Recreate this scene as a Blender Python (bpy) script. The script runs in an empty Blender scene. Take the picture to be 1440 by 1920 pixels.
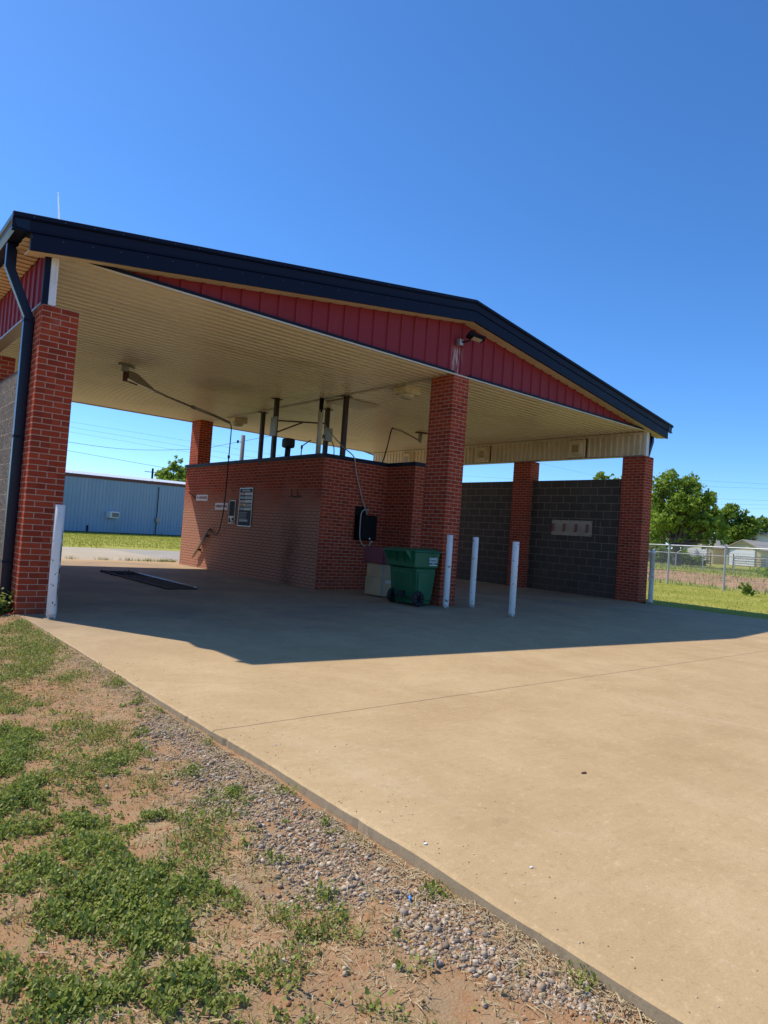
import bpy, bmesh, math, random
import numpy as np
from mathutils import Vector, Matrix
R = math.radians
rnd = random.Random(7)
rs = np.random.RandomState(11)
scene = bpy.context.scene
COL = scene.collection

# ------------------------------------------------------------------ camera
cd = bpy.data.cameras.new("camera"); cam = bpy.data.objects.new("camera", cd); COL.objects.link(cam)
cd.sensor_fit = 'VERTICAL'; cd.sensor_height = 36.0; cd.lens = 36.0 * 1256.5 / 1920.0
cd.clip_start = 0.05; cd.clip_end = 6000
CAM = Vector((-1.743, -8.355, 1.163))
def cam_axes(yaw, pitch, roll):
    y, p, r = R(yaw), R(pitch), R(roll)
    fw = Vector((math.sin(y) * math.cos(p), math.cos(y) * math.cos(p), math.sin(p)))
    rt = Vector((math.cos(y), -math.sin(y), 0)); up = rt.cross(fw)
    return rt * math.cos(r) + up * math.sin(r), up * math.cos(r) - rt * math.sin(r), fw
rt, up, fw = cam_axes(39.94, 2.023, 3.988)
cam.matrix_world = Matrix(((rt.x, up.x, -fw.x, CAM.x), (rt.y, up.y, -fw.y, CAM.y), (rt.z, up.z, -fw.z, CAM.z), (0, 0, 0, 1)))
scene.camera = cam

# ------------------------------------------------------------------ sky, sun, exposure
SUN = Vector((-0.354, 0.71, 1.0)).normalized()
SUN_EL = math.asin(SUN.z); SUN_AZ = math.atan2(SUN.x, SUN.y)
wd = bpy.data.worlds.new("World"); scene.world = wd; wd.use_nodes = True
wn = wd.node_tree.nodes; wl = wd.node_tree.links
sky = wn.new('ShaderNodeTexSky'); sky.sky_type = 'NISHITA'; sky.sun_disc = False
sky.sun_elevation = SUN_EL; sky.sun_rotation = SUN_AZ
sky.altitude = 0; sky.air_density = 0.8; sky.dust_density = 0.2; sky.ozone_density = 10.0
hsv = wn.new('ShaderNodeHueSaturation'); hsv.inputs['Saturation'].default_value = 1.10
wl.new(sky.outputs[0], hsv.inputs['Color']); wl.new(hsv.outputs[0], wn['Background'].inputs[0])
wn['Background'].inputs[1].default_value = 0.15
sl = bpy.data.lights.new("sun", 'SUN'); sl.energy = 3.65; sl.angle = R(0.5); sl.color = (1.0, 0.93, 0.82)
so = bpy.data.objects.new("sun", sl); COL.objects.link(so); so.rotation_euler = SUN.to_track_quat('Z', 'Y').to_euler()
scene.view_settings.view_transform = 'Standard'; scene.view_settings.look = 'None'
scene.view_settings.exposure = 0.50; scene.view_settings.gamma = 1.0
scene.cycles.max_bounces = 8; scene.cycles.diffuse_bounces = 6; scene.cycles.transparent_max_bounces = 12
scene.cycles.use_denoising = True

# ------------------------------------------------------------------ mesh helpers
class MB:
    """collects faces; build() links them as ONE mesh object"""
    def __init__(s): s.v = []; s.f = []; s.uv = []
    def quad(s, *p):
        i = len(s.v); s.v += [tuple(q) for q in p]; s.f.append(tuple(range(i, i + len(p))))
    def box(s, x0, x1, y0, y1, z0, z1, skip=''):
        a = [(x0,y0,z0),(x1,y0,z0),(x1,y1,z0),(x0,y1,z0),(x0,y0,z1),(x1,y0,z1),(x1,y1,z1),(x0,y1,z1)]
        i = len(s.v); s.v += a
        F = {'b':(0,3,2,1),'t':(4,5,6,7),'f':(0,1,5,4),'k':(2,3,7,6),'l':(3,0,4,7),'r':(1,2,6,5)}
        for k, q in F.items():
            if k not in skip: s.f.append(tuple(i + j for j in q))
    def obox(s, c, ax, ay, az, hx, hy, hz):
        c = Vector(c); ax, ay, az = [Vector(a).normalized() for a in (ax, ay, az)]
        i = len(s.v)
        for sz in (-1, 1):
            for sx, sy in ((-1,-1),(1,-1),(1,1),(-1,1)):
                s.v.append(tuple(c + ax*hx*sx + ay*hy*sy + az*hz*sz))
        for q in ((0,3,2,1),(4,5,6,7),(0,1,5,4),(2,3,7,6),(3,0,4,7),(1,2,6,5)): s.f.append(tuple(i + j for j in q))
    def tube(s, pts, r, n=8, cap=True):
        pts = [Vector(p) for p in pts]; rr = r if isinstance(r, (list, tuple)) else [r] * len(pts)
        base = len(s.v); prev = None
        for k, p in enumerate(pts):
            d = (pts[min(k+1, len(pts)-1)] - pts[max(k-1, 0)]).normalized()
            if prev is None: a = d.orthogonal().normalized()
            else: a = (prev - d * prev.dot(d)).normalized()
            prev = a; b = d.cross(a)
            for j in range(n):
                t = 2 * math.pi * j / n; s.v.append(tuple(p + (a * math.cos(t) + b * math.sin(t)) * rr[k]))
        for k in range(len(pts) - 1):
            for j in range(n):
                i0 = base + k*n + j; i1 = base + k*n + (j+1) % n
                s.f.append((i0, i1, i1 + n, i0 + n))
        if cap:
            s.f.append(tuple(base + j for j in reversed(range(n)))); e = base + (len(pts)-1)*n
            s.f.append(tuple(e + j for j in range(n)))
    def prism(s, prof, ext):
        """prof: closed loop of 3D points, ext: extrusion vector"""
        n = len(prof); i = len(s.v); e = Vector(ext)
        s.v += [tuple(p) for p in prof] + [tuple(Vector(p) + e) for p in prof]
        s.f.append(tuple(range(i, i+n))[::-1]); s.f.append(tuple(range(i+n, i+2*n)))
        for j in range(n): s.f.append((i+j, i+(j+1) % n, i+n+(j+1) % n, i+n+j))
    def lathe(s, prof, n=20, c=(0,0,0)):
        i = len(s.v)
        for r, z in prof:
            for j in range(n):
                t = 2*math.pi*j/n; s.v.append((c[0]+r*math.cos(t), c[1]+r*math.sin(t), c[2]+z))
        for k in range(len(prof)-1):
            for j in range(n):
                a = i+k*n+j; b = i+k*n+(j+1) % n; s.f.append((a, b, b+n, a+n))
    def build(s, name, m, parent=None, smooth=False, uv=False, org=(0,0,0), bev=0, fix=True):
        me = bpy.data.meshes.new(name); me.from_pydata(s.v, [], s.f)
        if fix:
            bm = bmesh.new(); bm.from_mesh(me); bmesh.ops.recalc_face_normals(bm, faces=bm.faces); bm.to_mesh(me); bm.free()
        if uv:
            ul = me.uv_layers.new(name="uv"); ox, oy, oz = org
            for p in me.polygons:
                nx, ny, nz = (abs(c) for c in p.normal)
                for li in p.loop_indices:
                    x, y, z = me.vertices[me.loops[li].vertex_index].co
                    if nx >= ny and nx >= nz: q = (y-oy, z-oz)
                    elif ny >= nz: q = (x-ox, z-oz)
                    else: q = (x-ox, y-oy)
                    ul.data[li].uv = q
        if smooth: me.polygons.foreach_set('use_smooth', [True]*len(me.polygons))
        o = bpy.data.objects.new(name, me); COL.objects.link(o)
        if m: me.materials.append(m)
        if parent: o.parent = parent; o.matrix_parent_inverse = Matrix.Translation(-Vector(parent.location)) if parent.rotation_euler.z == 0 else parent_inv(parent)
        if bev:
            b = o.modifiers.new('bevel', 'BEVEL'); b.width = bev; b.segments = 2; b.limit_method = 'ANGLE'; b.angle_limit = R(35)
        if smooth and not bev:
            pass
        return o
def build_each(mb, name, m, parent=None, bev=0):
    """every connected piece of mb becomes an object of its own"""
    root = list(range(len(mb.v)))
    def find(a):
        while root[a] != a: root[a] = root[root[a]]; a = root[a]
        return a
    for f in mb.f:
        for q in f[1:]: root[find(q)] = find(f[0])
    groups = {}
    for f in mb.f: groups.setdefault(find(f[0]), []).append(f)
    out = []
    for fs in groups.values():
        ids = sorted({q for f in fs for q in f}); mp = {q: k for k, q in enumerate(ids)}
        n = MB(); n.v = [mb.v[q] for q in ids]; n.f = [tuple(mp[q] for q in f) for f in fs]
        out.append(n.build(name, m, parent, bev=bev))
    return out
def parent_inv(p):
    return (Matrix.Translation(p.location) @ p.rotation_euler.to_matrix().to_4x4()).inverted()
def fast_mesh(name, V, F, m, parent=None, attr=None, smooth=False):
    """V (n,3), F (k,3|4) numpy -> one mesh"""
    me = bpy.data.meshes.new(name); k, c = F.shape
    me.vertices.add(len(V)); me.vertices.foreach_set('co', np.asarray(V, np.float32).ravel())
    me.loops.add(k*c); me.loops.foreach_set('vertex_index', F.astype(np.int32).ravel())
    me.polygons.add(k); me.polygons.foreach_set('loop_start', np.arange(0, k*c, c, dtype=np.int32))
    me.polygons.foreach_set('loop_total', np.full(k, c, np.int32))
    if smooth: me.polygons.foreach_set('use_smooth', np.ones(k, bool))
    me.update(calc_edges=True)
    if attr is not None:
        a = me.color_attributes.new('tone', 'FLOAT_COLOR', 'POINT')
        a.data.foreach_set('color', np.asarray(attr, np.float32).ravel())
    me.materials.append(m)
    o = bpy.data.objects.new(name, me); COL.objects.link(o)
    if parent: o.parent = parent; o.matrix_parent_inverse = parent_inv(parent)
    return o
def tag(o, label=None, cat=None, group=None, kind=None):
    if label: o['label'] = label
    if cat: o['category'] = cat
    if group: o['group'] = group
    if kind: o['kind'] = kind
    return o
def empty(name, loc, label, cat, group=None, rz=0):
    o = bpy.data.objects.new(name, None); COL.objects.link(o); o.location = loc; o.rotation_euler = (0, 0, rz)
    o.empty_display_size = .2
    return tag(o, label, cat, group)
def copy_tree(o, parent=None):
    c = o.copy(); COL.objects.link(c)
    if parent: c.parent = parent
    for ch in [x for x in bpy.data.objects if x.parent == o]: copy_tree(ch, c)
    return c

# ------------------------------------------------------------------ material helpers
class NT:
    def __init__(s, name):
        s.m = bpy.data.materials.new(name); s.m.use_nodes = True; s.t = s.m.node_tree; s.b = s.t.nodes['Principled BSDF']
    def n(s, ty, **kw):
        o = s.t.nodes.new(ty)
        for k, v in kw.items():
            if k[0] == '_': setattr(o, k[1:], v)
            else: s.set(o.inputs[int(k[1:]) if k[0] == 'i' and k[1:].isdigit() else k.replace('_', ' ')], v)
        return o
    def set(s, inp, v):
        if hasattr(v, 'is_output'): s.t.links.new(v, inp)
        elif isinstance(v, bpy.types.Node): s.t.links.new(v.outputs[0], inp)
        else:
            if isinstance(v, (tuple, list)) and len(v) == 3 and inp.type == 'RGBA': v = (*v, 1)
            inp.default_value = v
    def math(s, op, a, b=0.0, clamp=False):
        o = s.t.nodes.new('ShaderNodeMath'); o.operation = op; o.use_clamp = clamp
        s.set(o.inputs[0], a); s.set(o.inputs[1], b); return o.outputs[0]
    def mix(s, f, a, b, mode='MIX'):
        o = s.t.nodes.new('ShaderNodeMix'); o.data_type = 'RGBA'; o.blend_type = mode
        s.set(o.inputs[0], f); s.set(o.inputs[6], a); s.set(o.inputs[7], b); return o.outputs[2]
    def noise(s, vec, scale, detail=4, rough=.55, dist=0):
        o = s.n('ShaderNodeTexNoise', Scale=scale, Detail=detail, Roughness=rough, Distortion=dist)
        if vec is not None: s.set(o.inputs['Vector'], vec)
        return o.outputs['Fac']
    def ramp(s, f, lo, hi, a=0.0, b=1.0):
        o = s.n('ShaderNodeMapRange', i0=f, i1=lo, i2=hi, i3=a, i4=b); o.clamp = True; return o.outputs[0]
    def pos(s): return s.n('ShaderNodeNewGeometry').outputs['Position']
    def objc(s): return s.n('ShaderNodeTexCoord').outputs['Object']
    def uvc(s): return s.n('ShaderNodeTexCoord').outputs['UV']
    def scl(s, v, sc):
        o = s.n('ShaderNodeVectorMath', _operation='MULTIPLY'); s.set(o.inputs[0], v); o.inputs[1].default_value = sc; return o.outputs[0]
    def sep(s, v): return s.n('ShaderNodeSeparateXYZ', Vector=v).outputs
    def bump(s, h, strength=.3, dist=.01, norm=None):
        o = s.n('ShaderNodeBump', Height=h, Strength=strength, Distance=dist)
        if norm is not None: s.set(o.inputs['Normal'], norm)
        return o.outputs[0]
    def out(s, col=None, rough=None, metal=None, normal=None, spec=None):
        if col is not None: s.set(s.b.inputs['Base Color'], col)
        if rough is not None: s.set(s.b.inputs['Roughness'], rough)
        if metal is not None: s.set(s.b.inputs['Metallic'], metal)
        if normal is not None: s.set(s.b.inputs['Normal'], normal)
        if spec is not None: s.set(s.b.inputs['Specular IOR Level'], spec)
        return s.m

def mat_paint(name, col, rough=.45, var=.12, scale=6., metal=0., dirt=None, dirt_amt=.3, spec=.4):
    t = NT(name); p = t.pos(); f = t.noise(p, scale, 5)
    c = t.mix(f, tuple(x*(1-var) for x in col), tuple(min(1, x*(1+var)) for x in col))
    if dirt:
        d = t.ramp(t.noise(p, 2.2, 8, .65), .48, .75); c = t.mix(t.math('MULTIPLY', d, dirt_amt), c, dirt)
    return t.out(c, t.ramp(f, .2, .8, rough*.85, min(1, rough*1.15)), metal, t.bump(t.noise(p, 60, 3), .05, .003), spec)

def mat_brick(name, wash=False, tone=1.0):
    t = NT(name); uv = t.uvc(); p = t.pos()
    wob = t.n('ShaderNodeTexNoise', Vector=uv, Scale=9., Detail=2.)
    off = t.n('ShaderNodeVectorMath', _operation='SCALE', Scale=.006); t.set(off.inputs[0], wob.outputs['Color'])
    uv2 = t.n('ShaderNodeVectorMath', _operation='ADD'); t.set(uv2.inputs[0], uv); t.set(uv2.inputs[1], off.outputs[0])
    br = t.n('ShaderNodeTexBrick', Vector=uv2.outputs[0], Scale=1.0)
    br.offset = .5; br.inputs['Brick Width'].default_value = .2032; br.inputs['Row Height'].default_value = .06773
    br.inputs['Mortar Size'].default_value = .0062; br.inputs['Mortar Smooth'].default_value = .25; br.inputs['Bias'].default_value = 0
    T = lambda c: tuple(x*tone for x in c)
    br.inputs['Color1'].default_value = (*T((.46, .068, .026)), 1); br.inputs['Color2'].default_value = (*T((.30, .037, .017)), 1)
    br.inputs['Mortar'].default_value = (.53, .345, .24, 1)
    n1 = t.noise(p, 55, 6, .7); n2 = t.noise(p, 1.3, 4)
    c = t.mix(t.ramp(n1, .35, .75, 0, .5), br.outputs['Color'], T((.17, .042, .030)))
    c = t.mix(t.ramp(n2, .35, .7, 0, .25), c, T((.44, .085, .035)))
    cells = t.n('ShaderNodeTexWhiteNoise', _noise_dimensions='2D'); sn = t.n('ShaderNodeVectorMath', _operation='SNAP'); t.set(sn.inputs[0], uv); sn.inputs[1].default_value = (.1016, .06773, 1); t.set(cells.inputs['Vector'], sn.outputs[0])
    c = t.mix(t.math('MULTIPLY', t.ramp(cells.outputs['Value'], .72, .95, 0, .5), t.math('SUBTRACT', 1.0, br.outputs['Fac'])), c, T((.16, .030, .020)))
    c = t.mix(t.ramp(t.noise(p, 2.6, 7, .7), .60, .74, 0, .30), c, (.50, .33, .25))
    if wash:   # spray wash bay: mineral film on the brick, mortar stained dark, below about 1.8 m
        z = t.sep(p)[2]; nz = t.noise(p, .9, 5)
        w = t.ramp(t.math('ADD', z, t.math('MULTIPLY', nz, .9)), 2.55, 1.95)
        mort = br.outputs['Fac']
        film = t.mix(t.noise(p, 7, 5), (.58, .33, .22), (.66, .41, .28))
        c1 = t.mix(t.math('MULTIPLY', w, .62), c, film)
        c = t.mix(t.math('MULTIPLY', t.math('MULTIPLY', w, mort), .92), c1, (.11, .05, .032))
        y = t.sep(p)[1]; st = t.math('MULTIPLY', t.ramp(t.math('ABSOLUTE', t.math('SUBTRACT', y, 3.75)), .5, .05), t.ramp(z, 1.9, 1.2))
        c = t.mix(t.math('MULTIPLY', st, t.ramp(t.noise(p, 3, 4), .3, .7, .2, .75)), c, (.09, .04, .035))
    else:
        z = t.sep(p)[2]
        c = t.mix(t.math('MULTIPLY', t.ramp(z, .5, 0.0), t.ramp(t.noise(p, 5, 5), .35, .7, .1, .55)), c, (.20, .075, .045))
    h = t.math('ADD', t.math('MULTIPLY', t.math('SUBTRACT', 1.0, br.outputs['Fac']), .8), t.math('MULTIPLY', n1, .35))
    return t.out(c, t.ramp(n1, .3, .7, .75, .95), None, t.bump(h, .6, .008), .06)

def mat_block(name, split=False):
    t = NT(name); uv = t.uvc(); p = t.pos()
    br = t.n('ShaderNodeTexBrick', Vector=uv, Scale=1.0); br.offset = .5
    br.inputs['Brick Width'].default_value = .4064; br.inputs['Row Height'].default_value = .2032
    br.inputs['Mortar Size'].default_value = .0065; br.inputs['Mortar Smooth'].default_value = .15
    if split:
        br.inputs['Color1'].default_value = (.26, .22, .185, 1); br.inputs['Color2'].default_value = (.20, .17, .15, 1); br.inputs['Mortar'].default_value = (.42, .33, .24, 1)
        br.inputs['Mortar Size'].default_value = .006
        n = t.noise(p, 28, 6, .7); c = t.mix(t.ramp(n, .4, .62), t.mix(1, br.outputs['Color'], (.3, .3, .3), 'MULTIPLY'), br.outputs['Color'])
        h = t.math('MULTIPLY', t.math('SUBTRACT', 1.0, br.outputs['Fac']), n)
        return t.out(c, .9, None, t.bump(h, 1.0, .05), .2)
    br.inputs['Color1'].default_value = (.090, .070, .056, 1); br.inputs['Color2'].default_value = (.064, .052, .043, 1); br.inputs['Mortar'].default_value = (.33, .25, .175, 1)
    n = t.noise(p, 70, 5, .7); c = t.mix(t.ramp(n, .4, .7, 0, .35), br.outputs['Color'], (.10, .085, .07))
    z = t.sep(p)[2]; st = t.ramp(t.math('ADD', z, t.math('MULTIPLY', t.noise(p, .8, 4), 1.2)), 1.75, .55)
    c = t.mix(t.math('MULTIPLY', st, .62), c, (.105, .066, .042))
    c = t.mix(t.ramp(t.noise(t.scl(p, (14, 14, 1.5)), 1, 5), .66, .74, 0, .55), c, (.28, .25, .2)); c = t.mix(t.ramp(t.noise(t.scl(p, (1.5, 1.5, .5)), 1.4, 7, .65), .52, .7, 0, .35), c, (.15, .115, .085))
    h = t.math('ADD', t.math('SUBTRACT', 1.0, br.outputs['Fac']), t.math('MULTIPLY', n, .4))
    return t.out(c, .85, None, t.bump(h, .5, .006), .25)

def mat_concrete(name, base, alt, joints=(), slab=False, crack=()):
    t = NT(name); p = t.pos()
    n1 = t.noise(p, .55, 6, .6, .6); n2 = t.noise(p, 4.5, 8, .68); n3 = t.noise(p, 120, 3, .6)
    br = t.noise(t.scl(p, (.6, 9., 1)), 3, 4)       # broom / trowel direction
    c = t.mix(t.ramp(n1, .3, .7), base, alt)
    c = t.mix(t.ramp(n2, .35, .75, 0, .32), c, tuple(x*.72 for x in base))
    c = t.mix(t.ramp(n3, .35, .65, 0, .38), c, tuple(x*.6 for x in base))
    c = t.mix(t.ramp(br, .4, .75, 0, .10), c, tuple(min(1, x*1.22) for x in alt))
    c = t.mix(t.ramp(t.noise(p, 38, 2), .70, .76, 0, .45), c, tuple(x*.45 for x in base))
    if slab:
        c = t.mix(t.ramp(t.noise(p, 1.5, 9, .7, .4), .36, .64, .42, 0), c, (.34, .215, .095))
        c = t.mix(t.ramp(t.noise(p, .33, 5, .6, .8), .52, .72, 0, .40), c, (.42, .285, .145))
        # pale worn trowel sweeps; painted bay shade and drip stains follow below
        wv = t.noise(t.scl(p, (1.2, .5, 1)), 1.1, 5, .6, 1.8)
        c = t.mix(t.ramp(wv, .56, .70, 0, .22), c, (.58, .45, .29))
        sc_ = t.noise(t.scl(p, (1, 2.2, 1)), 6.5, 12, .72, 1.2); c = t.mix(t.ramp(sc_, .60, .66, 0, .30), c, (.60, .47, .31)); c = t.mix(t.ramp(sc_, .40, .34, 0, .30), c, (.25, .165, .08))
        fl = t.noise(p, 26, 9, .8); c = t.mix(t.ramp(fl, .56, .66, 0, .55), c, (.27, .175, .08)); c = t.mix(t.ramp(fl, .44, .34, 0, .50), c, (.72, .55, .33))
        wh = t.noise(p, 11, 2); c = t.mix(t.ramp(wh, .795, .80, 0, .7), c, (.74, .68, .56))
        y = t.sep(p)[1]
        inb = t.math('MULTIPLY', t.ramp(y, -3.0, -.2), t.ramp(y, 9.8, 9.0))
        c = t.mix(t.math('MULTIPLY', inb, t.ramp(t.noise(p, .8, 6, .6, .5), .35, .7, .25, .8)), c, (.225, .165, .115))  # bay floor colour darkened in patches to deepen the shade under the roof
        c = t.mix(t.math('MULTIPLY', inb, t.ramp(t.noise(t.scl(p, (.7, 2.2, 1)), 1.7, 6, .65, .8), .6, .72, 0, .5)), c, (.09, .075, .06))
    x, y, _ = t.sep(p)
    wob = t.math('MULTIPLY', t.math('SUBTRACT', t.noise(p, 3, 3), .5), .02)
    for ax, v, w in joints:
        d = t.math('ABSOLUTE', t.math('SUBTRACT', t.math('ADD', (x, y)[ax], wob if w > 0 else 0.0), v))
        c = t.mix(t.ramp(d, abs(w), abs(w)*.35, 0, .85), c, (.10, .065, .04))
    return t.out(c, t.ramp(n2, .3, .7, .72, .95), None, t.bump(t.math('ADD', n3, t.math('MULTIPLY', n2, .8)), .22, .004), .25)

M = {}
M['brick'] = mat_brick('red brick')
M['brick_wash'] = mat_brick('washed red brick', True)
M['block'] = mat_block('dark concrete block')
M['split'] = mat_block('split face block', True)
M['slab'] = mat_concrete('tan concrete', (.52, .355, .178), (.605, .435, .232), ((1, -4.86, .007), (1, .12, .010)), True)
M['slab_side'] = mat_concrete('slab edge concrete', (.34, .255, .155), (.46, .35, .215))
M['apron'] = mat_concrete('pale concrete', (.44, .36, .25), (.52, .44, .31), ((1, 10.1, .012), (0, 6.4, .02)))
M['road'] = mat_concrete('grey concrete', (.36, .32, .26), (.42, .38, .31))
M['navy'] = mat_paint('navy painted steel', (.0045, .0075, .024), .5, .25, 3, spec=.16)
M['navy_worn'] = mat_paint('weathered navy trim', (.010, .013, .028), .6, .3, 4, dirt=(.04, .045, .055), dirt_amt=.4, spec=.2)
M['navy_gloss'] = mat_paint('glossy navy gutter paint', (.006, .009, .024), .3, .25, 3, spec=.32)
M['tan'] = mat_paint('tan painted metal', (.66, .54, .36), .5, .10, 2, dirt=(.28, .19, .10), dirt_amt=.35)
M['cream'] = mat_paint('cream trim', (.62, .55, .42), .5, .08, 3, dirt=(.3, .22, .12), dirt_amt=.3)
M['fixture'] = mat_paint('aged cream fixture', (.70, .58, .38), .5, .12, 5, dirt=(.22, .12, .04), dirt_amt=.6)
M['white'] = mat_paint('white paint', (.72, .72, .72), .5, .06, 5, dirt=(.35, .28, .2), dirt_amt=.25)
M['grey'] = mat_paint('grey metal', (.30, .29, .27), .45, .15, 8, .3)
M['galv'] = mat_paint('galvanised steel', (.42, .43, .44), .4, .12, 6, .6)
M['steel'] = mat_paint('stained stainless', (.34, .29, .23), .38, .2, 7, .55)
M['brown'] = mat_paint('brown painted steel', (.045, .020, .014), .55, .25, 8)
M['black'] = mat_paint('black vinyl', (.006, .006, .007), .6, .2, 6, spec=.12)
M['rubber'] = mat_paint('black rubber', (.016, .016, .017), .6, .2, 20)
M['hose'] = mat_paint('grey hose', (.34, .33, .29), .5, .15, 20)
M['board'] = mat_paint('dull steel board', (.46, .38, .29), .6, .15, 7, dirt=(.25, .16, .1), dirt_amt=.4, spec=.2)
M['rust'] = mat_paint('rusted steel', (.10, .042, .022), .75, .35, 18)
M['rustred'] = mat_paint('faded red clamp', (.26, .10, .07), .65, .3, 20)
M['beige'] = mat_paint('beige enamel', (.52, .38, .20), .5, .12, 4, dirt=(.16, .10, .06), dirt_amt=.4)
M['maroon'] = mat_paint('maroon enamel', (.16, .022, .045), .45, .15, 5)
M['bin'] = mat_paint('green plastic', (.010, .115, .046), .42, .15, 3, dirt=(.05, .12, .06), dirt_amt=.35)
M['wire'] = mat_paint('dark cable', (.03, .035, .035), .6, .1)
M['lens'] = mat_paint('milky lens', (.62, .54, .36), .3, .1, 8)
M['screw'] = mat_paint('weathered screw', (.06, .065, .08), .6, .3, 30)
M['grime'] = mat_paint('dark grime', (.13, .085, .045), .8, .3, 6)
M['old_lens'] = mat_paint('yellowed lens', (.36, .25, .11), .3, .3, 9)
M['led'] = mat_paint('led lens', (.75, .72, .58), .3, .05, 8)
M['maroon_trim'] = mat_paint('maroon trim', (.12, .030, .025), .5, .15, 6)
M['white_roof'] = mat_paint('white metal roof', (.78, .79, .80), .4, .05, 2)
M['wood_pole'] = mat_paint('weathered pole wood', (.22, .19, .165), .9, .2, 12)
M['bark'] = mat_paint('bark', (.085, .065, .05), .9, .3, 8)
M['dark_wood'] = mat_paint('dark weathered board', (.06, .048, .042), .9, .35, 3)
M['siding'] = mat_paint('pale yellow siding', (.66, .58, .36), .7, .08, 2)
M['garage'] = mat_paint('white garage door', (.88, .88, .88), .5, .04, 2)
M['blue_tag'] = mat_paint('blue plastic', (.06, .30, .75), .4, .1)
M['sign_white'] = mat_paint('white sign face', (.60, .56, .54), .45, .06, 9)
M['sign_red'] = mat_paint('dull red lettering', (.28, .03, .04), .5, .08)
M['menu'] = mat_paint('grey blue panel', (.06, .075, .09), .75, .12, 6, spec=.08)
M['menu_text'] = mat_paint('faded text', (.42, .44, .46), .5, .1)
M['menu_teal'] = mat_paint('teal strip', (.035, .14, .16), .45, .1)
M['menu_red'] = mat_paint('red strip', (.36, .04, .045), .45, .1)
M['menu_yellow'] = mat_paint('yellow strip', (.55, .33, .05), .45, .1)
M['menu_cream'] = mat_paint('cream strip', (.52, .47, .36), .45, .1)
M['label_white'] = mat_paint('white print', (.80, .82, .85), .4, .03)

def mat_ceiling():
    t = NT('tan corrugated ceiling'); p = t.pos(); x, y, z = t.sep(p)
    n = t.noise(p, 1.5, 6, .6)
    c = t.mix(n, (.75, .66, .49), (.82, .74, .57))
    d = t.ramp(t.noise(t.scl(p, (.55, 1.3, 1)), .9, 6, .62, .7), .52, .8, 0, .40)
    c = t.mix(d, c, (.36, .28, .18))
    for cx, cy, rx, ry in ((4.75, 4.9, .9, .8), (4.6, 1.75, .45, .3), (2.4, 4.1, .8, .8), (2.6, 5.2, .35, .3)):
        a = t.math('POWER', t.math('DIVIDE', t.math('SUBTRACT', x, cx), rx), 2.0); b = t.math('POWER', t.math('DIVIDE', t.math('SUBTRACT', y, cy), ry), 2.0)
        r = t.math('ADD', t.math('ADD', a, b), t.math('MULTIPLY', t.noise(p, 4, 4), .8))
        c = t.mix(t.math('MULTIPLY', t.ramp(r, 1.5, .3, 0, .42), t.ramp(t.noise(t.scl(p, (2.5, 9, 1)), 1.5, 6, .7), .3, .65, .3, 1)), c, (.12, .09, .06))
    c = t.mix(t.ramp(t.noise(p, 9, 2), .74, .78, 0, .6), c, (.14, .1, .06))
    return t.out(c, .38, None, t.bump(t.noise(p, 25, 3), .05, .004), .5)
M['ceiling'] = mat_ceiling()

def mat_gable():
    t = NT('dull red ribbed metal'); p = t.pos(); x, y, z = t.sep(p)
    n = t.noise(t.scl(p, (5, 5, .6)), 1, 5)
    c = t.mix(n, (.21, .026, .037), (.275, .036, .048))
    c = t.mix(t.ramp(t.noise(p, 2, 5), .45, .75, 0, .35), c, (.22, .035, .034))
    # droppings that ran down under the flood light
    st = t.noise(t.scl(p, (26, 1, 2.2)), 1, 6, .7)
    box = t.math('MULTIPLY', t.ramp(t.math('ABSOLUTE', t.math('SUBTRACT', x, 6.735)), .17, .05), t.math('MULTIPLY', t.ramp(z, 4.66, 4.56), t.ramp(y, .2, .1)))
    c = t.mix(t.math('MULTIPLY', box, t.ramp(st, .47, .58, 0, .85)), c, (.55, .50, .46))
    return t.out(c, .55, None, t.bump(t.noise(p, 15, 3), .06, .01), .14)
M['gable'] = mat_gable()

def mat_bollard():
    t = NT('chipped white paint'); p = t.pos(); z = t.sep(p)[2]
    c = t.mix(t.noise(p, 6, 5), (.74, .71, .66), (.82, .79, .74))
    c = t.mix(t.ramp(t.noise(p, 3, 6), .45, .75, 0, .35), c, (.5, .42, .33)); c = t.mix(t.math('MULTIPLY', t.ramp(z, .35, .02), t.ramp(t.noise(p, 9, 5), .3, .7, .1, .5)), c, (.42, .31, .21))
    ch = t.ramp(t.noise(p, 19, 5, .6), .63, .645)
    low = t.math('MULTIPLY', t.ramp(z, .07, .0), t.ramp(t.noise(p, 30, 4), .4, .5))
    x_ = t.sep(p)[0]; rl = t.math('MULTIPLY', t.math('MULTIPLY', t.ramp(x_, .288, .300), t.ramp(x_, 1.0, .9)), t.math('MULTIPLY', t.ramp(z, .12, .3), t.ramp(z, 1.15, .8)))
    rl = t.math('MULTIPLY', rl, t.ramp(t.noise(t.scl(p, (30, 30, 9)), 1, 5, .7), .47, .52))
    f = t.math('MAXIMUM', t.math('MAXIMUM', ch, low), rl)
    c = t.mix(f, c, t.mix(t.noise(p, 40, 3), (.03, .02, .018), (.16, .055, .02)))
    return t.out(c, t.ramp(f, 0, 1, .45, .85), None, t.bump(t.math('SUBTRACT', 1.0, f), .4, .003), .4)
M['bollard'] = mat_bollard()

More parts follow.
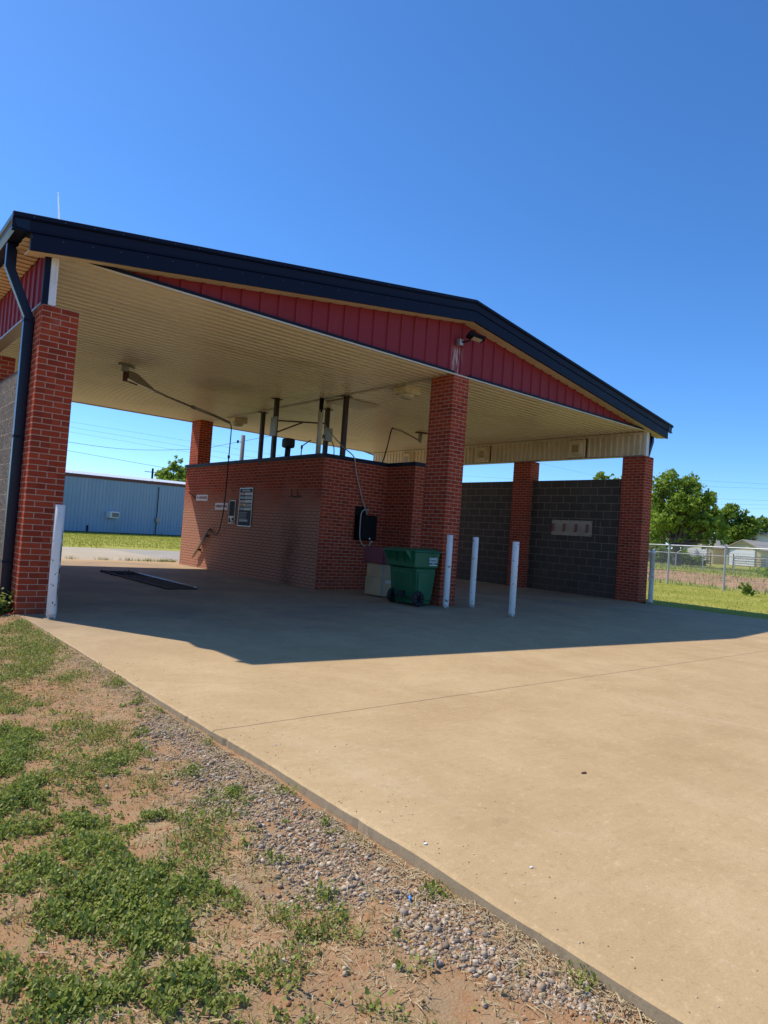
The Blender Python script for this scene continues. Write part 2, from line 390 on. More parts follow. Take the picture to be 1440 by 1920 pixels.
def mat_bluewall():
    t = NT('faded blue ribbed metal'); p = t.pos(); z = t.sep(p)[2]
    c = t.mix(t.noise(t.scl(p, (.8, .8, .15)), 1.5, 5), (.21, .31, .43), (.28, .385, .49))
    c = t.mix(t.ramp(t.noise(t.scl(p, (2, 2, .2)), 2, 5), .5, .75, 0, .4), c, (.36, .43, .49))
    c = t.mix(t.math('MULTIPLY', t.ramp(z, .9, .2), t.ramp(t.noise(p, .6, 4), .55, .68, 0, .6)), c, (.20, .27, .14))
    return t.out(c, .5, None, None, .35)
M['bluewall'] = mat_bluewall()

def mat_roofpatch():
    t = NT('patched shingle roof'); p = t.pos()
    c = t.mix(t.ramp(t.noise(t.scl(p, (.5, 1, 1)), .9, 5, .6, 1), .45, .6), (.36, .34, .31), (.46, .37, .24))
    return t.out(c, .8)
M['roofpatch'] = mat_roofpatch()

def mat_leaf(name, c1, c2, c3, trans=.35, rough=.5, attr=True, spec=.2):
    t = NT(name)
    a = t.n('ShaderNodeAttribute', _attribute_name='tone'); s = t.sep(a.outputs['Color'])
    c = t.mix(s[0], c1, c2); c = t.mix(t.ramp(s[1], .72, 1.0, 0, .9), c, c3)
    t.out(c, rough, None, None, spec)
    tr = t.n('ShaderNodeBsdfTranslucent'); t.set(tr.inputs[0], t.mix(.45, c, (.22, .30, .03)))
    mx = t.n('ShaderNodeMixShader'); mx.inputs[0].default_value = trans
    t.t.links.new(t.b.outputs[0], mx.inputs[1]); t.t.links.new(tr.outputs[0], mx.inputs[2])
    t.t.links.new(mx.outputs[0], t.t.nodes['Material Output'].inputs[0]); return t.m
M['clover'] = mat_leaf('clover leaf', (.19, .24, .04), (.37, .41, .10), (.50, .47, .20), .38, .65, spec=.12)
M['blade'] = mat_leaf('grass blade', (.18, .24, .035), (.32, .36, .08), (.50, .41, .18), .3, .55)
M['lawn_blade'] = mat_leaf('lawn blade', (.32, .33, .035), (.46, .45, .065), (.52, .45, .14), .35, .6)
M['straw'] = mat_leaf('dry straw', (.46, .34, .18), (.56, .45, .27), (.30, .20, .10), .1, .8)
M['tree_leaf'] = mat_leaf('fresh tree leaf', (.17, .27, .030), (.34, .46, .065), (.50, .60, .12), .55, .5)
M['tree_dark'] = mat_leaf('deep green leaf', (.12, .20, .026), (.23, .33, .048), (.34, .44, .08), .5, .5)
def mat_vapour():
    t = NT('ice cloud'); t.out((.5, .5, .5), 1.0, None, None, 0)
    tr = t.n('ShaderNodeBsdfTranslucent', Color=(.55, .55, .55)); ad = t.n('ShaderNodeAddShader')
    t.t.links.new(t.b.outputs[0], ad.inputs[0]); t.t.links.new(tr.outputs[0], ad.inputs[1]); t.t.links.new(ad.outputs[0], t.t.nodes['Material Output'].inputs[0]); return t.m
M['vapour'] = mat_vapour()
def mat_stone():
    t = NT('river gravel'); a = t.n('ShaderNodeAttribute', _attribute_name='tone'); s = t.sep(a.outputs['Color'])
    c = t.mix(s[0], (.12, .088, .060), (.68, .55, .40)); c = t.mix(t.ramp(s[1], .45, 1, 0, .85), c, (.44, .28, .16))
    c = t.mix(t.ramp(t.noise(t.pos(), 160, 4), .4, .7, 0, .4), c, (.2, .17, .15))
    return t.out(c, .9, None, None, .08)
M['stone'] = mat_stone()
M['clod'] = mat_paint('red dirt clod', (.33, .165, .078), .95, .35, 40, spec=.05)

def mat_ground():
    """one sheet; the vertex attribute says what grows where: r grass, g tilled dirt, b dry thatch"""
    t = NT('red dirt and turf'); p = t.pos()
    a = t.n('ShaderNodeAttribute', _attribute_name='tone'); g, d, h = t.sep(a.outputs['Color'])
    n1 = t.noise(p, 1.4, 8, .65); n2 = t.noise(p, 14, 8, .7); n3 = t.noise(p, 110, 4, .65)
    dirt = t.mix(t.ramp(n1, .3, .7), (.31, .150, .066), (.43, .235, .115))
    dirt = t.mix(t.ramp(n2, .4, .7, 0, .55), dirt, (.30, .175, .09))
    dirt = t.mix(t.ramp(n3, .5, .75, 0, .5), dirt, (.52, .37, .235))
    dirt = t.mix(t.ramp(n3, .42, .25, 0, .5), dirt, (.15, .075, .036))
    th = t.mix(n3, (.27, .19, .10), (.44, .33, .19))
    dirt = t.mix(t.math('MULTIPLY', h, t.ramp(n2, .35, .6)), dirt, th)
    far = t.mix(t.ramp(t.noise(p, .35, 6, .6), .35, .65), (.30, .30, .045), (.42, .38, .085))
    far = t.mix(t.ramp(t.noise(p, 6, 5, .7), .4, .7, 0, .45), far, (.11, .15, .028))
    till = t.mix(t.ramp(t.noise(p, 1.1, 9, .78), .38, .62), (.24, .115, .06), (.56, .34, .20))
    till = t.mix(t.ramp(t.noise(t.scl(p, (.6, .25, 1)), 1.2, 5, .6), .4, .65, 0, .5), till, (.44, .27, .16))
    c = t.mix(t.ramp(t.math('ADD', g, t.math('MULTIPLY', t.math('SUBTRACT', n1, .5), .9)), .4, .6), dirt, far)
    till = t.mix(t.ramp(t.noise(p, .9, 7, .7), .56, .66, 0, .8), till, (.16, .20, .05))
    c = t.mix(t.ramp(t.math('ADD', d, t.math('MULTIPLY', t.math('SUBTRACT', n1, .5), .9)), .4, .6), c, till)
    return t.out(c, .95, None, t.bump(t.math('ADD', t.math('MULTIPLY', n2, 1.0), t.math('MULTIPLY', n3, .5)), .55, .02), .1)
M['ground'] = mat_ground()

# ------------------------------------------------------------------ terrain height and ground sheet
def zg(x, y):
    x = np.asarray(x, float); y = np.asarray(y, float)
    z = np.interp(x, [-400, -3, 13, 14, 29, 62, 85, 100, 140, 900], [-.06, -.06, -.06, -.05, -.2, -.06, .3, .45, .8, .9])
    zb = np.interp(y, [14, 17, 22, 900], [0, .04, .03, .03])
    return np.where((x < 25) & (y > 10), np.interp(y, [10, 16.5, 17.5, 60], [-.06, -.03, .02, .02]), z)
def vnoise(x, y, s, seed):
    r = np.random.RandomState(seed); G = r.rand(64, 64)
    u = x * s; v = y * s; i = np.floor(u).astype(int); j = np.floor(v).astype(int); fu = u - i; fv = v - j
    fu = fu*fu*(3-2*fu); fv = fv*fv*(3-2*fv); g = lambda a, b: G[a % 64, b % 64]
    return (g(i,j)*(1-fu)+g(i+1,j)*fu)*(1-fv)+(g(i,j+1)*(1-fu)+g(i+1,j+1)*fu)*fv
def fbm(x, y, s, seed): return (vnoise(x,y,s,seed)*.55+vnoise(x,y,s*2.1,seed+1)*.28+vnoise(x,y,s*4.3,seed+2)*.17)
def relief(x, y):   # small bumps in the near verge only
    w = np.clip((.35 - x) / .25, 0, 1) * np.clip((1.5 - y), 0, 1)
    w2 = np.clip((x + .45)/.45, 0, 1) * (x < .3) * np.clip((1.5 - y), 0, 1) * np.interp(y, [-9, -7, -5, -1, 0], [.010, .016, .024, .040, .052])
    return w2 + w * ((fbm(x, y, 2.2, 3) - .5) * .05 + (vnoise(x, y, 14, 9) - .5) * .012 - .004)
def ground_z(x, y): return zg(x, y) + relief(x, y)
ax_x = np.concatenate([np.array([-900, -300, -120, -60, -30, -15, -8, -5, -4]), np.arange(-3, .3, .03), np.arange(.5, 14, .75), np.arange(14, 40, .5), np.arange(41, 110, 1.5), np.array([115, 130, 160, 200, 300, 500, 900, 2000])])
ax_y = np.concatenate([np.array([-900, -300, -120, -60, -30, -16, -12, -10]), np.arange(-9, 1.5, .04), np.arange(1.6, 16, .6), np.arange(16, 60, .8), np.array([62, 66, 72, 80, 90, 110, 140, 200, 300, 600, 2000])])
GX, GY = np.meshgrid(ax_x, ax_y, indexing='ij'); nx, ny = GX.shape
GZ = ground_z(GX, GY)
idx = np.arange(nx*ny).reshape(nx, ny)
F = np.stack([idx[:-1,:-1], idx[1:,:-1], idx[1:,1:], idx[:-1,1:]], -1).reshape(-1, 4)
lawn = ((GX > 12.5) | (GY > 9) | (GX < -9)).astype(float)
# fence line from (29.7,8.3) to (28,2.5): beyond it a strip of rough grass then tilled red dirt
fx = 29.7 + (GY - 8.3) * (1.7/5.8) * np.where(GY < 12, 1, 0)
bey = GX - fx
till = np.where((bey > 3.5) & (bey < 24) & (GY < 60), 1.0, 0.0) * np.where(GX > 20, 1, 0)
thatch = np.clip(fbm(GX, GY, 1.6, 21)*1.6 - .25, 0, 1)
ATT = np.stack([lawn*(1-till), till, thatch, np.ones_like(GX)], -1).reshape(-1, 4)
g = fast_mesh('ground', np.stack([GX, GY, GZ], -1).reshape(-1, 3), F, M['ground'], attr=ATT, smooth=True)
tag(g, 'patchy red dirt and turf ground around the concrete', 'ground', kind='structure')

# ------------------------------------------------------------------ concrete slab, apron, side road
def slab_mesh():
    mb = MB(); ys = np.concatenate([np.arange(-15, -8.4, .5), np.arange(-8.4, .01, .035)])
    ex = [.036 + .018*(fbm(np.array([0.]), np.array([y]), 1.3, 5)[0]-.5)*2 - .03*max(0, (-y-6.6)/1.8)
          - .02*max(0., .5-abs(y+5.4))*(-1) + rnd.uniform(-.0012, .0012) + (.009*rnd.random() if rnd.random() < .05 else 0) for y in ys]
    ex[-1] = .036
    XR = 13.2
    for k in range(len(ys)-1):
        a, b = ys[k], ys[k+1]; xa, xb = ex[k], ex[k+1]
        mb.quad((xa+.012, a, 0), (XR, a, 0), (XR, b, 0), (xb+.012, b, 0))
        mb.quad((xa, a, -.010), (xa+.012, a, 0), (xb+.012, b, 0), (xb, b, -.010))
        mb.quad((xa-.004, a, -.16), (xa, a, -.010), (xb, b, -.010), (xb-.004, b, -.16))
    mb.quad((XR, -15, 0), (XR, -15, -.16), (XR, 0, -.16), (XR, 0, 0))
    mb.quad((.0, 0, 0), (13.73, 0, 0), (13.73, 10.1, 0), (.0, 10.1, 0))
    mb.quad((13.73, 0, 0), (13.73, 0, -.16), (13.73, 10.1, -.16), (13.73, 10.1, 0))
    mb.quad((13.2, 0, 0), (13.2, 0, -.16), (13.73, 0, -.16), (13.73, 0, 0))
    mb.quad((0, 0, 0), (0, 10.1, 0), (0, 10.1, -.16), (0, 0, -.16))
    return mb
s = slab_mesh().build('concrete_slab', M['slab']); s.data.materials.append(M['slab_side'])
for p_ in s.data.polygons:
    if abs(p_.normal.z) < .6: p_.material_index = 1
tag(s, 'tan concrete slab of the car wash forecourt and bays', 'concrete slab', kind='structure')
mb = MB(); mb.box(-14, 6.4, 10.1, 16.9, -.15, -.002); a = mb.build('concrete_apron', M['apron']); tag(a, 'pale concrete drive behind the car wash', 'driveway', kind='structure')
mb = MB(); mb.box(6.405, 21, 10.1, 17.9, -.15, -.006); a = mb.build('side_road', M['road']); tag(a, 'grey concrete road behind the car wash', 'road', kind='structure')

# ------------------------------------------------------------------ car wash
H, HC = 4.13, 3.522
CW = empty('car_wash', (6.866, 5.0, 0), 'two bay self service car wash with brick columns, red gable and navy roof trim', 'car wash')
def column(x, y, w, d, z1, name='brick_column'):
    mb = MB(); mb.box(x, x+w, y, y+d, -.05, z1); return mb.build(name, M['brick'], CW, uv=True, org=(x, y, 0), bev=.006)
for (x, y) in ((0, 0), (0, 3.37), (0, 6.6), (0, 9.85)): column(x, y, .395, .6, HC)
for (x, y) in ((13.337, 0), (13.286, 3.37), (13.286, 6.6), (13.337, 9.85)): column(x, y, .395, .6, HC)
column(6.656, 0, .388, .584, H-.002); column(6.40, 9.84, .388, .584, H-.002)
def blockwall(x0, x1, y0, y1, out_split):
    mb = MB(); mb.box(x0, x1, y0, y1, -.05, 2.985); o = mb.build('block_wall', M['block'], CW, uv=True, org=(x0, y0-.1, -.063), bev=.004)
    mb = MB(); xs = x0-.02 if out_split < 0 else x1; mb.box(xs, xs+.02, y0, y1, -.05, 2.98)
    mb.build('split_face', M['split'], o, uv=True, org=(x0, y0-.1, -.063))
    return o
for y0, y1 in ((.6, 3.37), (3.97, 6.6), (7.2, 9.85)):
    blockwall(.10, .30, y0, y1, -1); blockwall(13.436, 13.62, y0, y1, 1)
# equipment room between the bays, with the neck pier behind the middle column
BX, BY, BY2, XR2, HB = 5.877, 2.722, 9.326, 8.15, 2.655
mb = MB()
def wall_poly(mb, pts, z0, z1):
    n = len(pts)
    for k in range(n):
        a, b = pts[k], pts[(k+1) % n]; mb.quad((*a, z0), (*b, z0), (*b, z1), (*a, z1))
    mb.quad(*[(*p, z1) for p in pts])
room = [(BX, BY), (7.569, BY), (7.569, 1.856), (XR2, 1.856), (XR2, BY2), (BX, BY2)]
wall_poly(mb, room[:], -.05, HB)
# left wash-bay wall gets its own stained brick
mb2 = MB(); mb2.box(BX-.004, BX+.05, BY-.0015, BY2+.002, -.05, HB-.004, 'tbfk')
er = mb.build('equipment_room', M['brick'], CW, uv=True, org=(BX, BY, 0))
mb2.build('bay_wall', M['brick_wash'], er, uv=True, org=(BX, BY, 0), fix=False)
mb = MB(); o_ = .035
cap = [(BX-o_, BY-o_), (7.569-o_, BY-o_), (7.569-o_, 1.856-o_), (XR2+o_, 1.856-o_), (XR2+o_, BY2+o_), (BX-o_, BY2+o_)]
wall_poly(mb, cap, HB, HB+.075); mb.quad(*[(*p, HB+.001) for p in reversed(cap)])
mb.build('parapet_cap', M['navy_worn'], er)
# steel posts from the room roof to the ceiling
for (x, y) in ((6.761, 6.9), (6.011, 4.97), (7.413, 4.95), (6.761, 3.33)):
    mb = MB(); mb.box(x-.045, x+.045, y-.045, y+.045, HB+.07, H+.02); mb.box(x-.12, x+.12, y-.07, y+.07, H-.034, H-.022)
    mb.build('steel_post', M['brown'], CW)
# corrugated ceiling, ribs along x, in two halves that meet at the middle seam
def corrugated(x0, x1, y0, y1, z, pitch=.175, depth=.065):
    mb = MB(); prof = []; y = y0
    while y < y1:
        for dy, dz in ((0, 0), (.086, 0), (.098, depth), (.163, depth)):
            if y+dy < y1: prof.append((y+dy, z+dz))
        y += pitch
    prof.append((y1, z))
    for (a, za), (b, zb) in zip(prof[:-1], prof[1:]): mb.quad((x0, a, za), (x1, a, za), (x1, b, zb), (x0, b, zb))
    return mb
corrugated(.13, 6.69, .02, 10.479, H-.004).build('ceiling', M['ceiling'], CW, fix=False)
corrugated(6.69, 13.5, .02, 10.479, H-.0065).build('ceiling', M['ceiling'], CW, fix=False)
mb = MB(); mb.box(6.655, 6.725, .05, 10.4, H-.020, H-.012)
mb.box(.13, 13.4, -.006, .022, H-.028, H-.004); mb.box(.13, 13.4, 10.47, 10.50, H-.03, H+.012)
build_each(mb, 'ceiling_trim', M['cream'], CW)
mb = MB(); mb.box(6.86, 7.84, 3.45, 4.25, H-.030, H-.020); mb.build('access_panel', M['tan'], CW)
# side beams (header under the eaves): tan ribbed inside, red ribbed outside
def ribbed_x(xp, y0, y1, z0, z1, out, pitch=.20, rib=.05, dep=.026):
    """ribbed sheet in the plane x=xp, ribs proud towards out (+1/-1)"""
    mb = MB(); y = y0; pr = []
    while y < y1:
        for dy, dx in ((0, 0), (pitch-rib-.02, 0), (pitch-rib-.008, dep), (pitch-.012, dep)):
            if y+dy < y1: pr.append((y+dy, xp+out*dx))
        y += pitch
    pr.append((y1, xp))
    for (a, xa), (b, xb) in zip(pr[:-1], pr[1:]): mb.quad((xa, a, z0), (xb, b, z0), (xb, b, z1), (xa, a, z1))
    return mb
for side in ('l', 'r'):
    if side == 'l':
        xi, xo, so_ = .13, .012, -1
    else:
        xi, xo, so_ = 13.345, 13.49, 1
    mb = MB(); mb.box(min(xi, xo)+.004, max(xi, xo)-.004, .05, 10.45, HC+.012, H-.01); bm_ = mb.build('side_beam', M['tan'], CW)
    ribbed_x(xi, .05, 10.45, HC+.02, H-.035, -so_ if side == 'r' else 1, .156).build('beam_lining', M['tan'], bm_, fix=False)
    ribbed_x(xo, .05, 10.45, HC+.03, H+.02, so_, .26, .06, .022).build('beam_cladding', M['gable'], bm_, fix=False)
    mb = MB(); q = -so_
    mb.box(min(xi, xi+q*.022), max(xi, xi+q*.022), .05, 10.45, H-.085, H-.026)
    mb.build('beam_top_trim', M['cream'], bm_)
    mb = MB(); mb.box(min(xi, xo)-.02, max(xi, xo)+.02, .052, 10.44, HC+.006, HC+.03); mb.build('beam_sill', M['grey'], bm_)
    mb = MB()
    if side == 'l': mb.box(.053, .128, .002, .05, HC+.004, H+.02); mb.box(.106, .132, -.004, .003, HC+.004, H+.01)
    else: mb.box(13.36, 13.47, .002, .05, HC+.004, H+.02); mb.box(13.43, 13.466, -.004, .003, HC+.004, H+.01)
    build_each(mb, 'beam_end', M['white'], bm_)
    mb = MB()
    if side == 'l': mb.box(-.012, .052, -.004, .05, HC+.004, H+.03)
    else: mb.box(13.471, 13.53, -.004, .05, HC+.004, H+.03)
    mb.build('corner_trim', M['navy'], bm_)
# roof planes
XP, SL = 6.866, .149
def zr(x): return 5.445 - SL*abs(x - XP)
XE0, XE1, YF, YB = -.407, 14.14, -.224, 10.74
mb = MB()
for sx in (XE0, XE1):
    mb.prism([(sx, YF+.01, zr(sx)-.012), (XP, YF+.01, zr(XP)-.012), (XP, YF+.01, zr(XP)-.045), (sx, YF+.01, zr(sx)-.045)], (0, YB-YF-.02, 0))
mb.build('roof', M['galv'], CW)
# rake fascia: stepped profile swept over the gable, mitred at the ridge
def rake(yf, s):
    mb = MB()
    top = [(0, .0), (-.022, -.012), (-.022, -.055), (.012, -.075), (.018, -.175), (-.008, -.188), (-.008, -.20), (.05, -.20), (.05, 0)]
    low = [(.012, -.198), (.002, -.215), (.002, -.395), (.03, -.395), (.06, -.385), (.06, -.198)]
    for prof, xa, xb in ((top, XE0, XE1), (low, -.215, 13.94)):
        st = [(xa, zr(xa)), (XP, zr(XP)), (xb, zr(xb))]; n = len(prof); i = len(mb.v)
        for (x, z) in st:
            for dy, dz in prof: mb.v.append((x, yf + s*dy, z + dz + .012))
        for k in range(2):
            for j in range(n): a = i+k*n+j; b = i+k*n+(j+1) % n; mb.f.append((a, b, b+n, a+n))
        mb.f.append(tuple(range(i, i+n))); mb.f.append(tuple(range(i+2*n, i+3*n)))
    return mb
rake(YF, 1).build('rake_fascia', M['navy'], CW); rake(YB, -1).build('rake_fascia', M['navy'], CW)
# screws along the fascia
mb = MB()
for k in range(46):
    x = XE0 + .2 + k*.315
    for dz in (-.03, -.24): mb.obox((x, YF-.024 if dz > -.1 else YF+.001, zr(x)+dz), (1,0,0), (0,1,0), (0,0,1), .006, .003, .006)
build_each(mb, 'screw', M['screw'], CW)
# rake soffit (tan, two-step) between fascia and gable panel
for y0, y1 in ((YF+.06, .075), (10.45, YB-.06)):
    mb = MB()
    for xa, xb in ((-.215, XP), (XP, 13.94)):
        for (ya, yb, d) in ((y0, (y0+y1)/2, -.372), ((y0+y1)/2+.002, y1, -.360)):
            mb.prism([(xa, ya, zr(xa)+d), (xb, ya, zr(xb)+d), (xb, ya, zr(xb)+d+.01), (xa, ya, zr(xa)+d+.01)], (0, yb-ya, 0))
    mb.build('rake_soffit', M['tan'], CW)
# gable panels, red ribbed
def gable(yp, s):
    mb = MB(); x = .2; pr = []
    while x < 13.45:
        for dx, dy in ((0, 0), (.215, 0), (.228, -.026), (.272, -.026), (.285, 0)):
            if x+dx < 13.45: pr.append((x+dx, yp + s*dy))
        x += .292
    for (xa, ya), (xb, yb) in zip(pr[:-1], pr[1:]):
        za, zb = zr(xa)-.362, zr(xb)-.362
        if min(za, zb) > H+.012: mb.quad((xa, ya, H+.008), (xb, yb, H+.008), (xb, yb, zb), (xa, ya, za))
    return mb
gable(.065, 1).build('gable_panel', M['gable'], CW, fix=False); gable(10.44, -1).build('gable_panel', M['gable'], CW, fix=False)
mb = MB(); mb.box(.45, 6.65, -.012, .05, H-.003, H+.036); mb.box(7.05, 13.2, -.012, .05, H-.003, H+.036); build_each(mb, 'gable_flashing', M['navy'], CW)
# eave soffit and gutters
for sx in (0, 1):
    xa, xb = (-.26, .0) if sx == 0 else (13.50, 13.99)
    z = zr(XE0)-.21
    corrugated(xa, xb, -.15, 10.6, z, .15, .014).build('eave_soffit', M['tan'], CW, fix=False)
    e = XE0 if sx == 0 else XE1; d = 1 if sx == 0 else -1
    zt = zr(e)+.004
    prof = [(e+d*.02, zt), (e-d*.004, zt-.012), (e+d*.0, zt-.045), (e+d*.022, zt-.06), (e+d*.022, zt-.105), (e+d*.05, zt-.15), (e+d*.17, zt-.15), (e+d*.17, zt-.01)]
    mb = MB(); mb.prism([(x, YF+.006, z_) for x, z_ in prof], (0, YB-YF-.012, 0)); gu = mb.build('gutter', M['navy_gloss'], CW)
# downspouts
def downspout(x0, x1, y0, y1, zt, zb, top_dx):
    mb = MB(); hx, hy = (x1-x0)/2, (y1-y0)/2; cx, cy = (x0+x1)/2, (y0+y1)/2
    P = [(cx+top_dx, cy, zt), (cx+top_dx, cy, zt-.28), (cx, cy, zt-.80), (cx, cy, zb+.12), (cx-.03 if top_dx < 0 else cx+.03, cy, zb)]
    i = len(mb.v)
    for p in P:
        for a, b in ((-hx,-hy),(hx,-hy),(hx,hy),(-hx,hy)): mb.v.append((p[0]+a, p[1]+b, p[2]))
    for k in range(len(P)-1):
        for j in range(4): a = i+k*4+j; b = i+k*4+(j+1) % 4; mb.f.append((a, b, b+4, a+4))
    mb.f.append((i, i+1, i+2, i+3)); mb.f.append(tuple(i+4*(len(P)-1)+j for j in range(4)))
    return mb
d = downspout(-.115, -.008, .31, .395, zr(XE0)-.15, -.03, -.235).build('downspout', M['navy_gloss'], CW, bev=.006)
mb = MB()
for z in (3.36, 2.0, .55): mb.box(-.119, -.004, .306, .399, z, z+.03)
build_each(mb, 'strap', M['navy_worn'], d)
d = downspout(13.54, 13.63, .09, .17, zr(XE1)-.15, 3.3, .24)
d.build('downspout', M['navy_gloss'], CW, bev=.006)
# ------------------------------------------------------------------ fixtures on the car wash
# flood light on the gable
fl = empty('flood_light', (6.78, .03, 4.68), 'black LED flood light on the red gable above the middle brick column', 'flood light')
mb = MB(); mb.box(6.69, 6.775, -.055, .036, 4.64, 4.75); mb.build('junction_box', M['galv'], fl, bev=.006)
mb = MB(); mb.tube([(6.75, -.05, 4.70), (6.80, -.10, 4.71), (6.85, -.14, 4.74)], .016); mb.build('knuckle', M['black'], fl)
ax = Vector((.82, -.48, -.22)).normalized(); ay = Vector((.50, .86, 0)).normalized(); az = ax.cross(ay)
c0 = Vector((6.93, -.20, 4.80))
mb = MB(); mb.obox(c0, ax, ay, az, .15, .115, .032); mb.obox(c0 - ax*.09 + az*.045, ax, ay, az, .05, .08, .02); mb.build('lamp_head', M['black'], fl, bev=.008)
mb = MB(); mb.obox(c0 + ax*.03 - az*.032, ax, ay, az, .085, .085, .004); mb.build('led_lens', M['led'], fl)
# canopy lights under the ceiling
def canopy_light(x, y, label):
    e = empty('canopy_light', (x, y, H-.03), label, 'ceiling light', 'canopy lights under the ceiling')
    mb = MB(); mb.box(x-.20, x+.20, y-.20, y+.20, H-.145, H-.004); mb.build('housing', M['fixture'], e, bev=.02)
    mb = MB(); pr = [(.165, -.145), (.165, -.165), (.15, -.20), (.10, -.235), (.0, -.245)]
    mb.lathe(pr, 20, (x, y, H)); mb.build('diffuser', M['lens'], e, smooth=True)
canopy_light(6.98, 1.62, 'boxy cream canopy light nearest the middle brick column')
canopy_light(6.9, 8.55, 'boxy cream canopy light at the far end of the ceiling seam, past the swing boom')
# wall lights on the right beam: square bezel with rounded lens
def beam_light(y, label):
    x = 13.330; z = 3.80
    e = empty('beam_light', (x, y, z), label, 'wall light', 'square wall lights on the right beam')
    mb = MB(); mb.box(x-.05, x, y-.255, y+.255, z-.235, z+.225); mb.build('backplate', M['fixture'], e, bev=.015)
    mb = MB(); mb.box(x-.004, x-.001, y-.30, y+.26, z-.24, z+.275); mb.build('grime', M['grime'], e)
    mb = MB(); n = 24; i = 0
    def ring(rx, rz, dx):
        for j in range(n):
            t = 2*math.pi*j/n; c, s_ = math.cos(t), math.sin(t); k = 1/ (abs(c)**4 + abs(s_)**4)**.25
            mb.v.append((x-dx, y-.01+rx*c*k, z+rz*s_*k))
    for rx, rz, dx in ((.19, .185, .05), (.185, .18, .10), (.165, .16, .115), (.15, .145, .10), (.12, .12, .115)): ring(rx, rz, dx)
    for k in range(4):
        for j in range(n): a = k*n+j; b = k*n+(j+1) % n; mb.f.append((a, b, b+n, a+n))
    mb.f.append(tuple(4*n+j for j in range(n)))
    mb.build('bezel', M['fixture'], e)
    mb = MB(); mb.obox((x-.118, y-.01, z-.01), (0,1,0), (0,0,1), (1,0,0), .10, .10, .004); mb.build('lens', M['old_lens'], e, bev=.003)
beam_light(5.18, 'square cream wall light on the tan beam just right of the middle column')
beam_light(1.92, 'square cream wall light on the tan beam nearest the right brick column')
beam_light(8.55, 'square cream wall light seen left of the middle column above the parapet')

# left bay swing boom
bo = empty('swing_boom', (2.58, 4.88, H-.03), 'long ceiling swing boom over the left bay with its drop hose', 'spray boom', 'ceiling spray booms')
mb = MB(); mb.obox((2.58, 4.88, H-.028), (.8,.6,0), (-.6,.8,0), (0,0,1), .17, .07, .02); mb.box(2.50, 2.60, 4.80, 4.92, H-.15, H-.04); mb.build('ceiling_mount', M['grey'], bo)
d_ = Vector((5.72-2.56, 6.67-4.86, 3.66-3.93)).normalized()
p0 = Vector((2.56, 4.86, 3.93)); up_ = Vector((0,0,1))
mb = MB(); mb.tube([(2.56, 4.86, 4.0), (2.56, 4.86, 3.80)], .045, 10); mb.tube([(2.56,4.86,3.82), p0+d_*.35-up_*.10], .014, 6); build_each(mb, 'swivel', M['rust'], bo)
mb = MB(); pl = [p0 + d_*a + up_*b for a, b in ((.06,.10),(.30,.11),(.55,.04),(.82,-.04),(.80,-.075),(.3,-.075),(.06,-.06))]
sd = d_.cross(up_).normalized(); mb.prism([q - sd*.035 for q in pl], sd*.07); mb.build('fin_plate', M['steel'], bo)
mb = MB(); mb.tube([p0 + d_*.75 - up_*.05, p0 + d_*1.3 - up_*.06, p0+d_*2.2 - up_*.03], .024, 8); mb.tube([p0+d_*2.2-up_*.03, p0 + d_*3.0, Vector((5.72, 6.67, 3.66))], .034, 8); mb.tube([p0+d_*2.15-up_*.03, p0+d_*2.25-up_*.03], .045, 8); mb.build('arm', M['steel'], bo, smooth=True)
def smooth_path(P, n=6):
    P = [Vector(p) for p in P]; out = []
    for k in range(len(P)-1):
        a, b, c, d = P[max(k-1,0)], P[k], P[k+1], P[min(k+2, len(P)-1)]
        for i in range(n):
            t = i/n; out.append(.5*((2*b)+(c-a)*t+(2*a-5*b+4*c-d)*t*t+(3*b-a-3*c+d)*t**3))
    return out + [P[-1]]
mb = MB(); mb.tube(smooth_path([(5.70, 6.66, 3.66), (5.76, 6.67, 3.62), (5.78, 6.66, 3.45), (5.74, 6.60, 2.8), (5.74, 6.62, 2.1), (5.77, 6.72, 1.5), (5.80, 6.92, 1.02), (5.81, 7.12, .90), (5.82, 7.30, .93), (5.83, 7.42, 1.0)]), .014, 6); mb.tube([(5.74,6.605,2.85),(5.74,6.6,2.78)], .03, 6)
mb.build('hose', M['rubber'], bo, smooth=True)
# spray wand in its holder tube
wa = empty('wand_holder', (5.84, 7.9, .6), 'slanted steel wand holder tube on the brick bay wall below the signs', 'wand holder')
mb = MB(); mb.tube([(5.80, 8.26, .32), (5.80, 7.50, 1.0)], .034, 10); mb.build('tube', M['steel'], wa, smooth=True)
mb = MB(); mb.tube([(5.795, 8.34, .24), (5.80, 8.2, .37)], .012, 6); mb.tube([(5.80, 7.52, .98), (5.80, 7.42, 1.03), (5.81, 7.38, .98)], .022, 6); build_each(mb, 'spray_wand', M['rubber'], wa)
mb = MB(); mb.box(5.80, 5.876, 8.02, 8.06, .44, .50); mb.box(5.80, 5.876, 7.62, 7.66, .82, .88); build_each(mb, 'bracket', M['rust'], wa)
